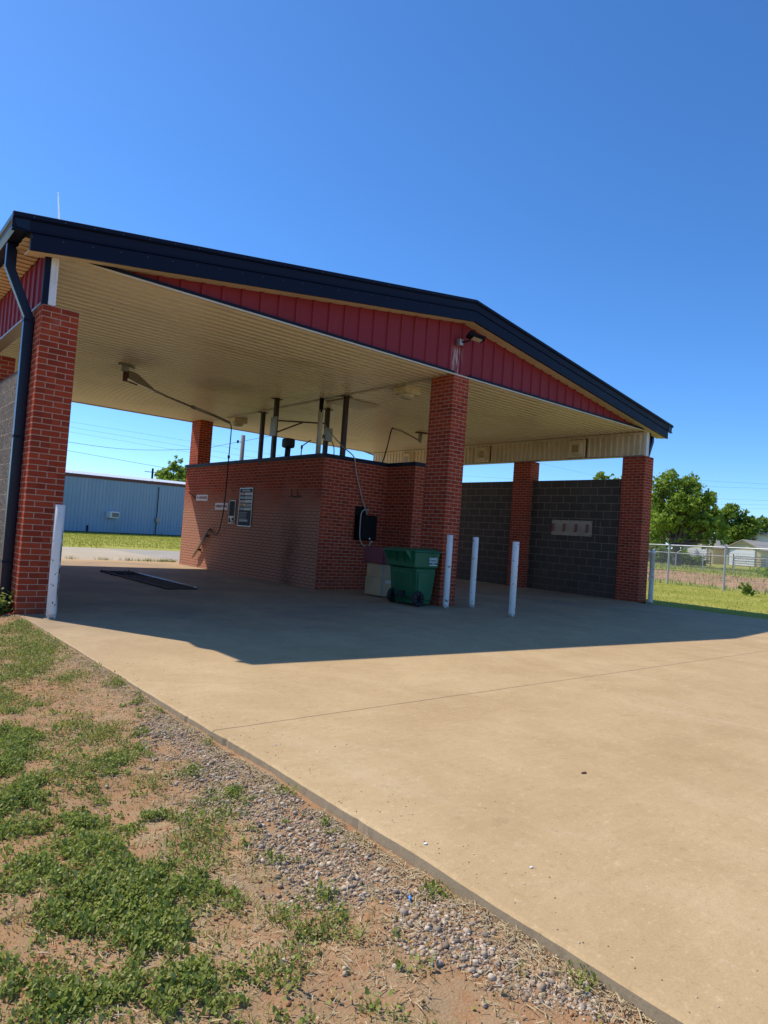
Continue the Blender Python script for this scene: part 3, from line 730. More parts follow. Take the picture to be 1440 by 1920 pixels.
# room-roof boom (on the second steel post) with hose to the black box
b2 = empty('post_boom', (6.0, 4.9, 3.4), 'braced boom arm fixed to a brown post on the equipment room roof', 'spray boom', 'ceiling spray booms')
mb = MB(); mb.box(5.93, 5.965, 4.80, 5.06, 3.24, 3.68); mb.box(5.90, 5.93, 4.75, 4.90, 3.30, 3.62); mb.build('wall_box', M['grey'], b2, bev=.01)
mb = MB(); mb.tube([(5.95, 4.76, 3.58), (6.72, 4.05, 3.58)], .017, 6); mb.tube([(5.96, 4.80, 3.32), (6.36, 4.38, 3.57)], .017, 6); mb.build('arm', M['rust'], b2)
mb = MB(); mb.tube(smooth_path([(6.70, 4.07, 3.60), (6.75, 4.0, 3.50), (6.76, 3.75, 3.30), (6.66, 3.2, 3.0), (6.58, 2.75, 2.80), (6.60, 2.66, 2.68), (6.66, 2.67, 2.45), (6.82, 2.68, 2.05), (6.93, 2.67, 1.78), (6.97, 2.63, 1.64), (6.96, 2.60, 1.57)]), .013, 6); mb.build('hose', M['hose'], b2, smooth=True)
b3 = empty('control_box', (7.42, 4.9, 3.45), 'grey control box on the brown post behind the white standpipe', 'control box')
mb = MB(); mb.box(7.30, 7.50, 4.80, 4.90, 3.32, 3.64); mb.build('enclosure', M['grey'], b3, bev=.01)
mb = MB(); mb.tube([(7.30,4.82,3.4),(7.22,4.80,3.45),(7.22,4.80,3.36)], .014, 6); mb.tube(smooth_path([(7.5,4.84,3.36),(7.56,4.8,3.2),(7.54,4.75,2.95),(7.45,4.7,2.72)]), .012, 6); build_each(mb, 'conduit', M['rubber'], b3)
b4 = empty('swing_boom', (10.92, 5.38, H-.03), 'short ceiling swing boom in the right bay half hidden by the middle brick column', 'spray boom', 'ceiling spray booms')
mb = MB(); mb.obox((10.92, 5.38, H-.028), (.87,-.49,0), (.49,.87,0), (0,0,1), .17, .05, .014); mb.build('ceiling_mount', M['rust'], b4)
mb = MB(); mb.prism([(10.95,5.36,4.09),(10.78,5.32,4.09),(10.72,5.28,3.84),(10.86,5.30,3.80)], (.03,.05,0)); mb.build('fin_plate', M['steel'], b4)
mb = MB(); mb.tube([(10.8,5.3,3.86),(9.84,5.0,3.97),(9.62,5.08,4.0)], .024, 8); mb.build('arm', M['steel'], b4)
mb = MB(); mb.tube(smooth_path([(9.62,5.08,4.02),(9.55,5.07,3.93),(9.2,4.78,3.40),(8.55,4.20,2.70),(8.2,3.9,2.2)]), .017, 6); mb.build('hose', M['rubber'], b4, smooth=True)
# standpipe and vent
sp = empty('standpipe', (6.59, 4.02, HB), 'cream pipe with black top rising from the room roof to the ceiling', 'pipe')
mb = MB(); mb.tube([(6.59,4.02,HB+.07),(6.59,4.02,3.86)], .055, 14); mb.build('pipe', M['cream'], sp, smooth=True)
mb = MB(); mb.tube([(6.59,4.02,3.86),(6.59,4.02,H-.01)], .05, 12); mb.box(6.54,6.57,3.94,3.97,3.80,3.95); mb.build('collar', M['black'], sp)
vp = empty('vent_pipe', (5.97, 4.32, HB), 'short dark vent pipe with square cap on the equipment room roof', 'vent pipe')
mb = MB(); mb.tube([(6.17,4.62,HB+.07),(6.18,4.62,3.02)], .065, 12); mb.build('pipe', M['rubber'], vp, smooth=True)
mb = MB(); mb.box(6.06,6.30,4.50,4.74,2.98,3.20); mb.build('cap', M['rubber'], vp, bev=.05)
ta = empty('pipe_stub', (6.3, 4.3, HB), 'small bent pipe stub left of the cream standpipe on the roof', 'pipe')
mb = MB(); mb.tube(smooth_path([(6.20,4.10,HB+.07),(6.21,4.10,2.95),(6.24,4.10,3.02),(6.42,4.08,3.16)]), .012, 6); mb.tube([(6.205,4.1,2.94),(6.215,4.1,3.02)], .025, 6); mb.build('pipe', M['rust'], ta)

# ------------------------------------------------------------------ text
def text_obj(name, body, size, m, parent, origin, ux, uz, width=None, ext=.0015):
    cu = bpy.data.curves.new(name, 'FONT'); cu.body = body; cu.size = size; cu.align_x = 'CENTER'; cu.align_y = 'CENTER'; cu.extrude = ext; cu.resolution_u = 3; cu.offset = size*.012
    tmp = bpy.data.objects.new('tmp', cu); COL.objects.link(tmp); dg = bpy.context.evaluated_depsgraph_get()
    me = bpy.data.meshes.new_from_object(tmp.evaluated_get(dg)); bpy.data.objects.remove(tmp)
    ux = Vector(ux).normalized(); uz = Vector(uz).normalized(); nn = ux.cross(uz)
    xs = [v.co.x for v in me.vertices]; k = 1.0 if not width else width/(max(xs)-min(xs))
    for v in me.vertices: v.co = Vector(origin) + ux*(v.co.x*k) + uz*v.co.y + nn*v.co.z
    me.materials.clear(); me.materials.append(m)
    o = bpy.data.objects.new(name, me); COL.objects.link(o); o.parent = parent; o.matrix_parent_inverse = parent_inv(parent); return o
XS = BX-.005
def wall_sign(name, y0, y1, z0, z1, label):
    e = empty(name, (XS, (y0+y1)/2, (z0+z1)/2), label, 'sign', 'small white signs on the bay wall')
    mb = MB(); mb.box(XS-.010, XS, y0, y1, z0, z1); mb.build('plate', M['sign_white'], e, bev=.004); return e
s1 = wall_sign('wall_sign', 7.85, 8.53, 1.745, 1.905, 'white sign reading HOSE HANGER with a red arrow, on the bay wall')
text_obj('lettering', 'HOSE HANGER', .10, M['sign_red'], s1, (XS-.0115, 8.13, 1.825), (0,-1,0), (0,0,1), .47)
mb = MB(); mb.prism([(XS-.0105, 8.50, 1.825), (XS-.0105, 8.44, 1.855), (XS-.0105, 8.44, 1.795)], (-.003,0,0)); mb.box(XS-.0135, XS-.0105, 8.39, 8.445, 1.815, 1.835); mb.build('arrow', M['sign_red'], s1)
s2 = wall_sign('wall_sign', 6.69, 7.38, 1.525, 1.695, 'white sign reading RETURN HOSE TO HANGER, left of the coin box')
text_obj('lettering', 'RETURN HOSE TO HANGER', .095, M['sign_red'], s2, (XS-.0115, 7.035, 1.612), (0,-1,0), (0,0,1), .61)
# coin box
cb = empty('coin_box', (XS, 6.42, 1.48), 'tall narrow coin box set in the brick wall left of the grey price board', 'coin box')
mb = MB(); mb.box(XS-.03, XS, 6.26, 6.58, 1.20, 1.765); mb.build('frame', M['steel'], cb, bev=.006)
mb = MB(); mb.box(XS-.034, XS-.029, 6.285, 6.555, 1.385, 1.745); mb.build('recess', M['black'], cb)
mb = MB(); mb.box(XS-.034, XS-.029, 6.29, 6.555, 1.215, 1.375); mb.build('mechanism_plate', M['black'], cb)
mb = MB(); mb.box(XS-.04, XS-.034, 6.30, 6.545, 1.34, 1.37); mb.box(XS-.04, XS-.034, 6.39, 6.46, 1.28, 1.34); mb.box(XS-.04, XS-.034, 6.33, 6.43, 1.245, 1.28); mb.box(XS-.04, XS-.034, 6.30, 6.545, 1.205, 1.225); mb.build('coin_slot', M['sign_white'], cb)
# price board
pb = empty('price_board', (XS, 5.79, 1.6), 'grey blue instruction board with coloured strips on the bay wall', 'board')
mb = MB(); mb.box(XS-.014, XS, 5.48, 6.11, 1.155, 2.06); mb.build('panel', M['menu'], pb)
mb = MB()
for z0, z1, y0, y1 in ((1.155,1.17,5.48,6.11),(2.045,2.06,5.48,6.11),(1.17,2.045,5.48,5.492),(1.17,2.045,6.098,6.11)): mb.box(XS-.019, XS-.0135, y0, y1, z0, z1)
mb.build('frame', M['galv'], pb)
for k, cm in enumerate(('menu_red', 'menu_teal', 'menu_red', 'menu_yellow', 'menu_teal')):
    z = 1.885 - k*.088
    mb = MB(); mb.box(XS-.017, XS-.0135, 5.85, 6.085, z, z+.064); mb.build('strip_name', M[cm], pb)
    mb = MB(); mb.box(XS-.017, XS-.0135, 5.51, 5.845, z, z+.064); mb.build('strip_text', M['menu_cream' if k != 1 else 'hose'], pb)
    mb = MB()
    for j in range(9):
        y = 6.06 - .02*j - .004*rnd.random(); mb.box(XS-.0185, XS-.0168, y-.012, y, z+.02, z+.046)
    for r_ in range(2):
        y = 5.83
        while y > 5.54:
            w = rnd.uniform(.015, .045); mb.box(XS-.0185, XS-.0168, y-w, y, z+.012+.026*r_, z+.026+.026*r_); y -= w+.012
    mb.build('lettering', M['menu'] if cm == 'menu_yellow' else M['grey'], pb)
mb = MB()
for j in range(9): mb.box(XS-.017, XS-.0135, 5.99-.043*j-.03, 5.99-.043*j, 1.975, 2.02)
for r_ in range(5):
    y = 6.06
    while y > 5.72: w = rnd.uniform(.02, .05); mb.box(XS-.017, XS-.0135, y-w, y, 1.475-r_*.035, 1.485-r_*.035); y -= w+.015
for j in range(11): mb.box(XS-.017, XS-.0135, 6.05-.037*j-.028, 6.05-.037*j, 1.265, 1.315)
mb.build('lettering', M['menu_text'], pb)
# small hooks
h1 = empty('wall_hook', (XS, 3.75, 1.92), 'pair of short upright hook pins on the brick bay wall near its corner', 'hook')
mb = MB()
for y in (3.72, 3.50): mb.tube([(XS,y,1.86),(XS-.07,y,1.86),(XS-.075,y,2.0)], .011, 6)
mb.box(XS-.012, XS, 3.46, 3.95, 1.845, 1.865); build_each(mb, 'pin', M['rust'], h1)
h2 = empty('wall_hook', (XS, 8.7, 1.9), 'bent rusty hose hook beside the HOSE HANGER sign', 'hook')
mb = MB(); mb.tube([(XS,8.62,1.80),(XS-.05,8.64,1.86),(XS-.06,8.70,1.90),(XS-.05,8.80,1.92),(XS-.09,8.86,1.97)], .013, 6); mb.build('rod', M['rust'], h2)
# black hose box on the front wall with hose loop
bb = empty('hose_box', (6.96, BY, 1.35), 'black box with a looped grey hose on the brick wall behind the green bin', 'hose box')
mb = MB(); mb.box(6.745, 7.03, BY-.03, BY-.001, 1.04, 1.74); mb.build('backplate', M['black'], bb, bev=.01)
mb = MB(); mb.box(6.76, 7.19, BY-.22, BY-.031, 1.04, 1.56); mb.build('cover', M['black'], bb, bev=.03)
mb = MB(); mb.tube(smooth_path([(6.96, 2.60, 1.57), (6.90, 2.48, 1.66), (6.80, 2.48, 1.67), (6.725, 2.48, 1.58), (6.715, 2.48, 1.35), (6.725, 2.48, 1.12), (6.78, 2.48, .98), (6.90, 2.48, .91), (7.00, 2.49, .94), (7.06, 2.52, 1.03)]), .013, 6); mb.build('hose', M['hose'], bb, smooth=True)
mb = MB(); mb.tube([(7.12,2.58,1.04),(7.13,2.57,1.0)], .02, 8); mb.tube([(7.0,2.498,1.08),(7.0,2.49,1.08)], .02, 8); build_each(mb, 'fitting', M['galv'], bb)
# hose clamp board on the right block wall
XW = 13.434
mr = empty('clamp_board', (XW, 2.02, 1.7), 'steel mat hanging board with four reddish clamps on the dark block wall', 'mat board')
mb = MB(); mb.box(XW-.02, XW, 1.41, 2.64, 1.51, 1.91); mb.build('board', M['board'], mr)
for y in (1.52, 1.86, 2.22, 2.575):
    mb = MB(); mb.box(XW-.075, XW-.02, y-.028, y+.028, 1.62, 1.82); mb.box(XW-.11, XW-.075, y-.022, y+.022, 1.60, 1.67); mb.build('clamp', M['rustred'], mr, bev=.006)
mb = MB()
for y in (1.44, 1.75, 2.05, 2.35, 2.61):
    for z in (1.535, 1.885): mb.box(XW-.026, XW-.02, y-.009, y+.009, z-.009, z+.009)
build_each(mb, 'bolt', M['rust'], mr)

# ------------------------------------------------------------------ bollards
def bollard(x, y, h, r, label, domed=False):
    e = empty('bollard', (x, y, 0), label, 'bollard', 'white steel bollards')
    mb = MB(); pr = [(r, -.05), (r, h*.3), (r, h*.6), (r, h-.004), (r*.9, h)]
    if domed: pr = [(r, -.05), (r, h-.09), (r*1.16, h-.088), (r*1.16, h-.05), (r*.95, h-.02), (r*.5, h), (.001, h+.004)]
    mb.lathe(pr, 20, (x, y, 0))
    if not domed:  # open pipe end
        mb.lathe([(r*.9, h), (r*.82, h-.004), (r*.82, h-.25)], 20, (x, y, 0))
    o = mb.build('pipe', M['bollard'], e, smooth=True)
    mb = MB(); mb.lathe([(r*1.5, .0015), (r*1.25, .008), (r, .012)], 16, (x, y, 0)); mb.build('base_grout', M['slab_side'], e)
bollard(.268, -.41, 1.255, .052, 'white bollard with rust streaks down its right side, before the left brick column')
bollard(6.575, -.24, 1.255, .053, 'white bollard beside the green bin, in front of the middle brick column')
bollard(7.213, -.255, 1.253, .053, 'white bollard to the right of the middle column, before the left block wall panel')
bollard(6.88, -1.43, 1.215, .053, 'white bollard standing farthest out on the open slab, black chips near its top')
bollard(13.36, -.31, 1.27, .056, 'round capped white bollard outside the right brick column by the lawn', True)

# ------------------------------------------------------------------ wheeled bin
bn = empty('wheeled_bin', (6.33, .36, 0), 'green wheeled trash bin with black wheels beside the middle brick column', 'trash bin')
def frustum(mb, x0, x1, y0, y1, z0, X0, X1, Y0, Y1, z1):
    i = len(mb.v); mb.v += [(x0,y0,z0),(x1,y0,z0),(x1,y1,z0),(x0,y1,z0),(X0,Y0,z1),(X1,Y0,z1),(X1,Y1,z1),(X0,Y1,z1)]
    for q in ((0,3,2,1),(4,5,6,7),(0,1,5,4),(2,3,7,6),(3,0,4,7),(1,2,6,5)): mb.f.append(tuple(i+j for j in q))
mb = MB()
frustum(mb, 6.115, 6.455, .03, .66, .03, 6.06, 6.52, .0, .70, .64)
frustum(mb, 6.00, 6.545, -.02, .72, .66, 5.985, 6.575, -.03, .735, .925)
frustum(mb, 6.06, 6.52, .0, .70, .64, 6.00, 6.545, -.02, .72, .66)
frustum(mb, 6.13, 6.44, -.006, .04, .10, 6.10, 6.50, -.018, .02, .58)   # ribbed side panel
frustum(mb, 6.10, 6.13, .12, .58, .10, 6.04, 6.08, .10, .60, .58)
bd = mb.build('body', M['bin'], bn, bev=.018)
mb = MB(); frustum(mb, 5.96, 6.63, -.05, .755, .925, 5.97, 6.62, -.04, .745, .955); frustum(mb, 5.99, 6.59, -.02, .72, .955, 6.06, 6.52, .05, .65, .985)
mb.build('lid', M['bin'], bn, bev=.012)
mb = MB(); mb.tube([(5.86, .04, .93), (5.86, .66, .93)], .017, 10)
for y in (.06, .25, .45, .64): mb.prism([(5.99, y-.012, .93), (5.85, y-.012, .945), (5.85, y-.012, .915), (5.99, y-.012, .74)], (0, .024, 0))
mb.build('handle', M['bin'], bn)
mb = MB(); mb.box(6.03, 6.09, .28, .42, .16, .24); mb.box(6.02, 6.05, .2, .5, .13, .15); build_each(mb, 'step_plate', M['rubber'], bn)
for y in (.0, .645):
    mb = MB(); mb.v = []; c = (6.10, y, .135)
    n = 28
    for rr, yy in ((.05, 0), (.115, 0), (.133, .012), (.135, .03), (.133, .05), (.115, .062), (.05, .062)):
        for j in range(n): t = 2*math.pi*j/n; mb.v.append((c[0]+rr*math.cos(t), c[1]-.075+yy, c[2]+rr*math.sin(t)))
    for k in range(6):
        for j in range(n): a = k*n+j; b = k*n+(j+1) % n; mb.f.append((a, b, b+n, a+n))
    w = mb.build('wheel', M['rubber'], bn, smooth=False)
    mb = MB()
    mb.tube([(c[0], c[1]-.084, c[2]), (c[0], c[1]-.02, c[2])], .03, 12)
    for j in range(8):
        t = 2*math.pi*j/8; dx, dz = math.cos(t), math.sin(t); mb.obox((c[0]+dx*.06, c[1]-.077, c[2]+dz*.06), (dx,0,dz), (0,1,0), (-dz,0,dx), .05, .006, .008)
    mb.build('spokes', M['black'], w)
mb = MB(); mb.tube([(6.10, -.06, .135), (6.10, .70, .135)], .014, 8); mb.build('axle', M['rust'], bn)
yt = -.0335
for body, sz, z, wdt in (('DAVIS', .066, .815, .185), ('SANITATION', .038, .767, .185), ('TULSA', .022, .736, .07)):
    text_obj('lettering', body, sz, M['label_white'], bn, (6.415, yt-.001+(.825-z)*-.0, z), (1,0,0), (0,0,1), wdt, .004)
mb = MB()
for k in range(13):
    if k in (1, 5, 9): continue
    mb.box(6.325+k*.0142, 6.325+k*.0142+.010, yt-.002, yt+.012, .700, .716)
mb.box(6.325, 6.365, yt-.002, yt+.012, .735, .738); mb.box(6.47, 6.51, yt-.002, yt+.012, .735, .738)
mb.build('lettering', M['label_white'], bn)
# ------------------------------------------------------------------ old vacuum cabinet behind the bin
vc = empty('vacuum_cabinet', (6.62, 1.55, 0), 'beige metal cabinet with maroon hood tucked behind the green bin', 'cabinet')
mb = MB(); mb.box(6.42, 6.80, 1.30, 1.82, .02, .36); o = mb.build('lower_body', M['beige'], vc, bev=.008)
mb = MB(); mb.box(6.435, 6.80, 1.31, 1.81, .362, .625); mb.build('upper_body', M['beige'], vc, bev=.008)
mb = MB(); mb.box(6.37, 6.80, 1.26, 1.84, .63, .94); mb.build('hood', M['maroon'], vc, bev=.012)
mb = MB(); mb.box(6.50, 6.62, 1.296, 1.30, .27, .32); mb.build('paper_label', M['sign_white'], vc)
mb = MB(); mb.box(6.40, 6.44, 1.295, 1.315, .03, .62); mb.build('corner_edge', M['grey'], vc)

# ------------------------------------------------------------------ floor drain with grating in the left bay
dr = empty('floor_drain', (3.1, 4.3, 0), 'long grated floor drain in the left bay with a pale angle iron edge', 'floor drain')
mb = MB(); mb.box(2.85, 3.40, 2.66, 6.15, .0015, .004); mb.build('pit', M['black'], dr)
mb = MB()
y = 2.72
while y < 5.2: mb.box(2.86, 3.39, y, y+.012, .006, .020); y += .045
for x in (2.90, 3.12, 3.34): mb.box(x-.008, x+.008, 2.70, 5.2, .004, .018)
mb.build('grate', M['rust'], dr)
mb = MB(); mb.box(3.392, 3.44, 2.85, 5.6, .004, .032); mb.build('edge_angle', M['galv'], dr)
mb = MB(); mb.box(2.82, 2.858, 2.66, 5.9, .003, .028); mb.build('edge_angle', M['rust'], dr)
mb = MB()
for k in range(160):
    mb.obox((rnd.uniform(2.82, 3.42), rnd.uniform(5.2, 6.2), .012), (rnd.uniform(-1,1), rnd.uniform(-1,1), .1), (0,0,1), (1,0,0), rnd.uniform(.02,.06), rnd.uniform(.004,.014), rnd.uniform(.01,.03))
mb.build('silt', M['dark_wood'], dr)

# ------------------------------------------------------------------ near verge: clover, grass, straw, gravel
CX, CY = CAM.x, CAM.y
EL = dict(
 clover=[(-.94,-6.22,.34,.35),(-.93,-6.67,.21,.15),(-.89,-5.79,.22,.26),(-.85,-4.37,.13,.29),(-1.02,-5.2,.14,.21),(-.9,-5.54,.27,.2),(-1.12,-5.87,.14,.17),(-1.19,-6.58,.17,.09),(-1.27,-6.39,.08,.14),(-.89,-6.4,.19,.19),(-.96,-4.8,.1,.15),(-.75,-6.25,.2,.16)],
 grass=[(-.2,-1.74,.36,.94),(-.47,-2.61,.25,.5),(.0,-3.38,.08,.23),(-.42,-5.83,.14,.3),(-.55,-6.09,.09,.14),(-.43,-4.86,.12,.17),(-.49,-5.29,.1,.13),(-.45,-4.5,.18,.22),(-.5,-4.25,.16,.2),(-.1,-.75,.23,.43),(-.46,-6.65,.13,.09),(-.53,-6.54,.1,.08),(-.42,-6.76,.06,.05),(-.59,-6.48,.09,.08),(-.67,-6.83,.05,.08),(-.34,-6.98,.05,.05),(-.55,-7.02,.06,.04),(-.11,-7.16,.035,.03),(.0,-7.3,.05,.06),(.0,-5.72,.05,.07),(-.04,-5.7,.03,.05),(-.03,-4.93,.04,.07),(.0,-2.89,.05,.16),(-.62,-6.39,.07,.08),(-.59,-6.74,.05,.04),(-.33,-6.49,.05,.05),(-.69,-6.73,.06,.06),(-.6,-6.02,.12,.17),(-.05,-6.73,.04,.03),(-.29,-5.29,.06,.07),(-.67,-4.96,.16,.14),(-.89,-5.0,.15,.1),(-.25,-3.09,.16,.21),(-.52,-7.08,.03,.02),(-.9,-3.4,.3,.6),(-1.2,-2.2,.5,.8),(-.7,-.3,.4,.8)],
 gravel=[(-.06,-4.59,.14,.26),(-.09,-5.32,.16,.26),(-.11,-5.73,.14,.27),(-.11,-6.1,.13,.2),(-.13,-6.35,.12,.12),(-.26,-6.22,.12,.17),(-.14,-6.69,.11,.08),(-.13,-6.88,.12,.09),(-.17,-7.02,.14,.09),(-.14,-7.15,.12,.07),(-.11,-7.28,.1,.06),(-.29,-6.48,.15,.11),(-.25,-5.64,.12,.18),(-.12,-6.5,.08,.08),(-.1,-5.0,.13,.2)])
def weight(kind, x, y):
    w = np.full_like(x, -.3); base = dict(clover=1.0, grass=1.2, gravel=1.45)[kind]
    for cx, cy, a, b in EL[kind]:
        if kind == 'gravel': a = a*1.3
        d = np.array([cx-CX, cy-CY]); d = d/np.linalg.norm(d); u = (x-cx)*d[1] - (y-cy)*d[0]; v = (x-cx)*d[0] + (y-cy)*d[1]
        w = np.maximum(w, base - np.sqrt((u/a)**2 + (v/b)**2))
    return w + (fbm(x, y, 5.5, 31)-.5)*1.5 + (fbm(x, y, 17, 37)-.5)*1.5
def sample(kind, n, box, thr=.15):
    x = rs.uniform(box[0], box[1], n); y = rs.uniform(box[2], box[3], n); w = weight(kind, x, y)
    k = (w > thr) & (x < .025) & (rs.rand(n) < np.clip((w-thr)*1.1+.06, 0, 1)); return x[k], y[k], w[k]
def leaves(x, y, z, size, flat, tone, rim=6, cup=.25):
    """round cupped leaves: a fan of quads-as-triangles"""
    n = len(x); yaw = rs.uniform(0, 6.283, n); tx = rs.normal(0, flat, n); ty = rs.normal(0, flat, n)
    V = np.zeros((n, rim+1, 3)); t = np.arange(rim)*6.283/rim
    lob = 1 + .18*rs.rand(n, rim)
    lx = np.cos(t)[None]*lob*size[:,None]; ly = np.sin(t)[None]*lob*size[:,None]
    c, s_ = np.cos(yaw)[:,None], np.sin(yaw)[:,None]
    X = lx*c - ly*s_; Y = lx*s_ + ly*c
    Z = X*tx[:,None] + Y*ty[:,None] + cup*size[:,None]*(1+.5*rs.rand(n, rim)-.5)
    V[:,0] = np.stack([x, y, z], -1); V[:,1:,0] = x[:,None]+X; V[:,1:,1] = y[:,None]+Y; V[:,1:,2] = z[:,None]+Z
    base = (np.arange(n)*(rim+1))[:,None]; F = np.stack([np.stack([base[:,0], base[:,0]+1+k, base[:,0]+1+(k+1) % rim], -1) for k in range(rim)], 1).reshape(-1, 3)
    A = np.repeat(tone[:,None], rim+1, 1).reshape(-1, 4); return V.reshape(-1, 3), F, A
def tones(n):
    return np.stack([rs.rand(n), rs.rand(n), rs.rand(n), np.ones(n)], -1)
x, y, w = sample('clover', 340000, (-1.7, .0, -7.2, -3.6), .12)
xb = rs.uniform(-1.8, -.05, 150000); yb = -7.5 + 6.0*rs.rand(150000)**1.3; kb = (fbm(xb, yb, 2.4, 91)*.6 + fbm(xb, yb, 11, 93)*.7 + rs.rand(150000)*.3 - np.clip((xb+.6)*.35, -.05, .2)) > .985
x = np.concatenate([x, xb[kb]]); y = np.concatenate([y, yb[kb]]); w = np.concatenate([w, rs.rand(kb.sum())*.2])
h = np.clip(w, 0, .8)
z = ground_z(x, y) + .003 + rs.rand(len(x))*(.008 + .030*h)
V, F, A = leaves(x, y, z, rs.uniform(.0018, .0056, len(x)), .85, tones(len(x)))
o = fast_mesh('clover', V, F, M['clover'], attr=A); tag(o, 'low dark green clover spreading over the red dirt verge', 'clover', kind='stuff')
def blades(x, y, L, W, lean, tone, z0=None):
    n = len(x); a = rs.uniform(0, 6.283, n); ld = rs.rand(n)*lean; b = rs.uniform(0, 6.283, n)
    z = ground_z(x, y)-.004 if z0 is None else z0
    dx, dy = np.cos(a)*W/2, np.sin(a)*W/2; ex, ey = np.cos(b)*ld*L, np.sin(b)*ld*L
    hh = L*np.sqrt(np.clip(1-ld*ld, .02, 1))
    V = np.stack([np.stack([x-dx, y-dy, z], -1), np.stack([x+dx, y+dy, z], -1), np.stack([x+dx*.7+ex*.4, y+dy*.7+ey*.4, z+hh*.6], -1), np.stack([x-dx*.7+ex*.4, y-dy*.7+ey*.4, z+hh*.6], -1), np.stack([x+ex, y+ey, z+hh], -1)], 1)
    i = np.arange(n)*5; F = np.concatenate([np.stack([i, i+1, i+2], -1), np.stack([i, i+2, i+3], -1), np.stack([i+3, i+2, i+4], -1)]); A = np.repeat(tone[:,None], 5, 1).reshape(-1, 4)
    return V.reshape(-1, 3), F, A
x, y, w = sample('grass', 190000, (-2.2, .02, -7.6, 1.2))
xs_ = rs.uniform(-2, .02, 120000); ys_ = rs.uniform(-7.6, .5, 120000); ks = (fbm(xs_, ys_, 4, 51)*.6 + fbm(xs_, ys_, 15, 53)*.6 + rs.rand(120000)*.25 - np.clip((xs_+.4)*.25, 0, .1)) > .80
x = np.concatenate([x, xs_[ks]]); y = np.concatenate([y, ys_[ks]]); w = np.concatenate([w, np.zeros(ks.sum())])
V, F, A = blades(x, y, rs.uniform(.008, .032, len(x))*(1+.6*np.clip(w, 0, 1)), rs.uniform(.002, .0045, len(x)), .9, tones(len(x)))
xc, yc, wc = sample('clover', 60000, (-1.7, .0, -7.2, -3.6), .0)
x2, y2, w2 = sample('grass', 110000, (-1.8, .02, -7.6, -.3), .15)
z2 = ground_z(x2, y2)+.004+rs.rand(len(x2))*.035
V2, F2, A2 = leaves(x2, y2, z2, rs.uniform(.002, .0055, len(x2)), .8, tones(len(x2)), 5)
V3, F3, A3 = blades(xc, yc, rs.uniform(.015, .055, len(xc)), rs.uniform(.0015, .0032, len(xc)), .95, tones(len(xc)))
F2 = np.concatenate([F2, F3+len(V2)]); V2 = np.concatenate([V2, V3]); A2 = np.concatenate([A2, A3])
o = fast_mesh('grass', np.concatenate([V, V2]), np.concatenate([F, F2+len(V)]), M['blade'], attr=np.concatenate([A, A2])); tag(o, 'thin tufts of grass growing along the slab edge', 'grass', kind='stuff')
n = 60000; x = rs.uniform(-2, .02, n); x[:9000] = .022 - np.abs(rs.normal(0, .06, 9000)); y = rs.uniform(-7.6, 0, n); k = (fbm(x, y, 3, 77)*.7 + fbm(x, y, 13, 79)*.5 + .10*(x > -.1)) > .58; x, y = x[k], y[k]; n = len(x)
L = rs.uniform(.006, .038, n); a = rs.uniform(0, 6.283, n); W = rs.uniform(.0012, .0028, n); z = ground_z(x, y)+.003+rs.rand(n)*.008
dx, dy = np.cos(a)*L/2, np.sin(a)*L/2; px_, py_ = -np.sin(a)*W/2, np.cos(a)*W/2; tz = rs.normal(0, .12, n)*L
V = np.stack([np.stack([x-dx-px_, y-dy-py_, z-tz], -1), np.stack([x+dx-px_, y+dy-py_, z+tz], -1), np.stack([x+dx+px_, y+dy+py_, z+tz+.001], -1), np.stack([x-dx+px_, y-dy+py_, z-tz+.001], -1)], 1).reshape(-1, 3)
o = fast_mesh('dry_straw', V, np.arange(4*n).reshape(n, 4), M['straw'], attr=np.repeat(tones(n)[:,None], 4, 1).reshape(-1, 4)); tag(o, 'scattered bits of dry straw on the dirt verge', 'straw', kind='stuff')
def stones(x, y, size, sink=.35, zs=None):
    bm = bmesh.new(); bmesh.ops.create_icosphere(bm, subdivisions=1, radius=1); P = np.array([v.co[:] for v in bm.verts]); T = np.array([[v.index for v in f.verts] for f in bm.faces]); bm.free()
    n = len(x); Vs = []; z = ground_z(x, y) if zs is None else zs
    for i in range(n):
        q = P * (1 + .22*np.sin(P @ rs.normal(0, 2.2, (3, 3)) + rs.rand(3)*6).sum(1)[:,None]*.62)
        q = q * np.array([rs.uniform(.8, 1.25), rs.uniform(.7, 1), rs.uniform(.45, .75)])*size[i]
        a = rs.uniform(0, 6.28); c, s_ = math.cos(a), math.sin(a); q = np.stack([q[:,0]*c-q[:,1]*s_, q[:,0]*s_+q[:,1]*c, q[:,2]], -1)
        Vs.append(q + [x[i], y[i], z[i] + size[i]*(.55-sink)])
    V = np.concatenate(Vs); F = (T[None] + (np.arange(n)*len(P))[:,None,None]).reshape(-1, 3); tn = tones(n); A = np.repeat(tn[:,None], len(P), 1).reshape(-1, 4)
    return V, F, A
x, y, w = sample('gravel', 62000, (-.8, .02, -7.5, -3.8), .05)
k1 = x < .012; x, y = x[k1], y[k1]
x3 = rs.uniform(-1.5, .01, 9000); x3[:5500] = .012-np.abs(rs.normal(0, .10, 5500)); y3 = rs.uniform(-7.5, -2.5, 9000)
sz = np.concatenate([np.clip(rs.lognormal(-5.62, .55, len(x)), .0015, .014), rs.uniform(.0012, .0042, len(x3))])
V, F, A = stones(np.concatenate([x, x3]), np.concatenate([y, y3]), sz)
xs2 = .05 + np.abs(rs.normal(0, .22, 260)); ys2 = rs.uniform(-7.6, -2.5, 260); V2, F2, A2 = stones(xs2, ys2, rs.uniform(.0012, .0038, 260), .2, np.zeros(260))
o = fast_mesh('gravel', np.concatenate([V, V2]), np.concatenate([F, F2+len(V)]), M['stone'], attr=np.concatenate([A, A2])); tag(o, 'grey and white gravel lying along the slab edge', 'gravel', kind='stuff')
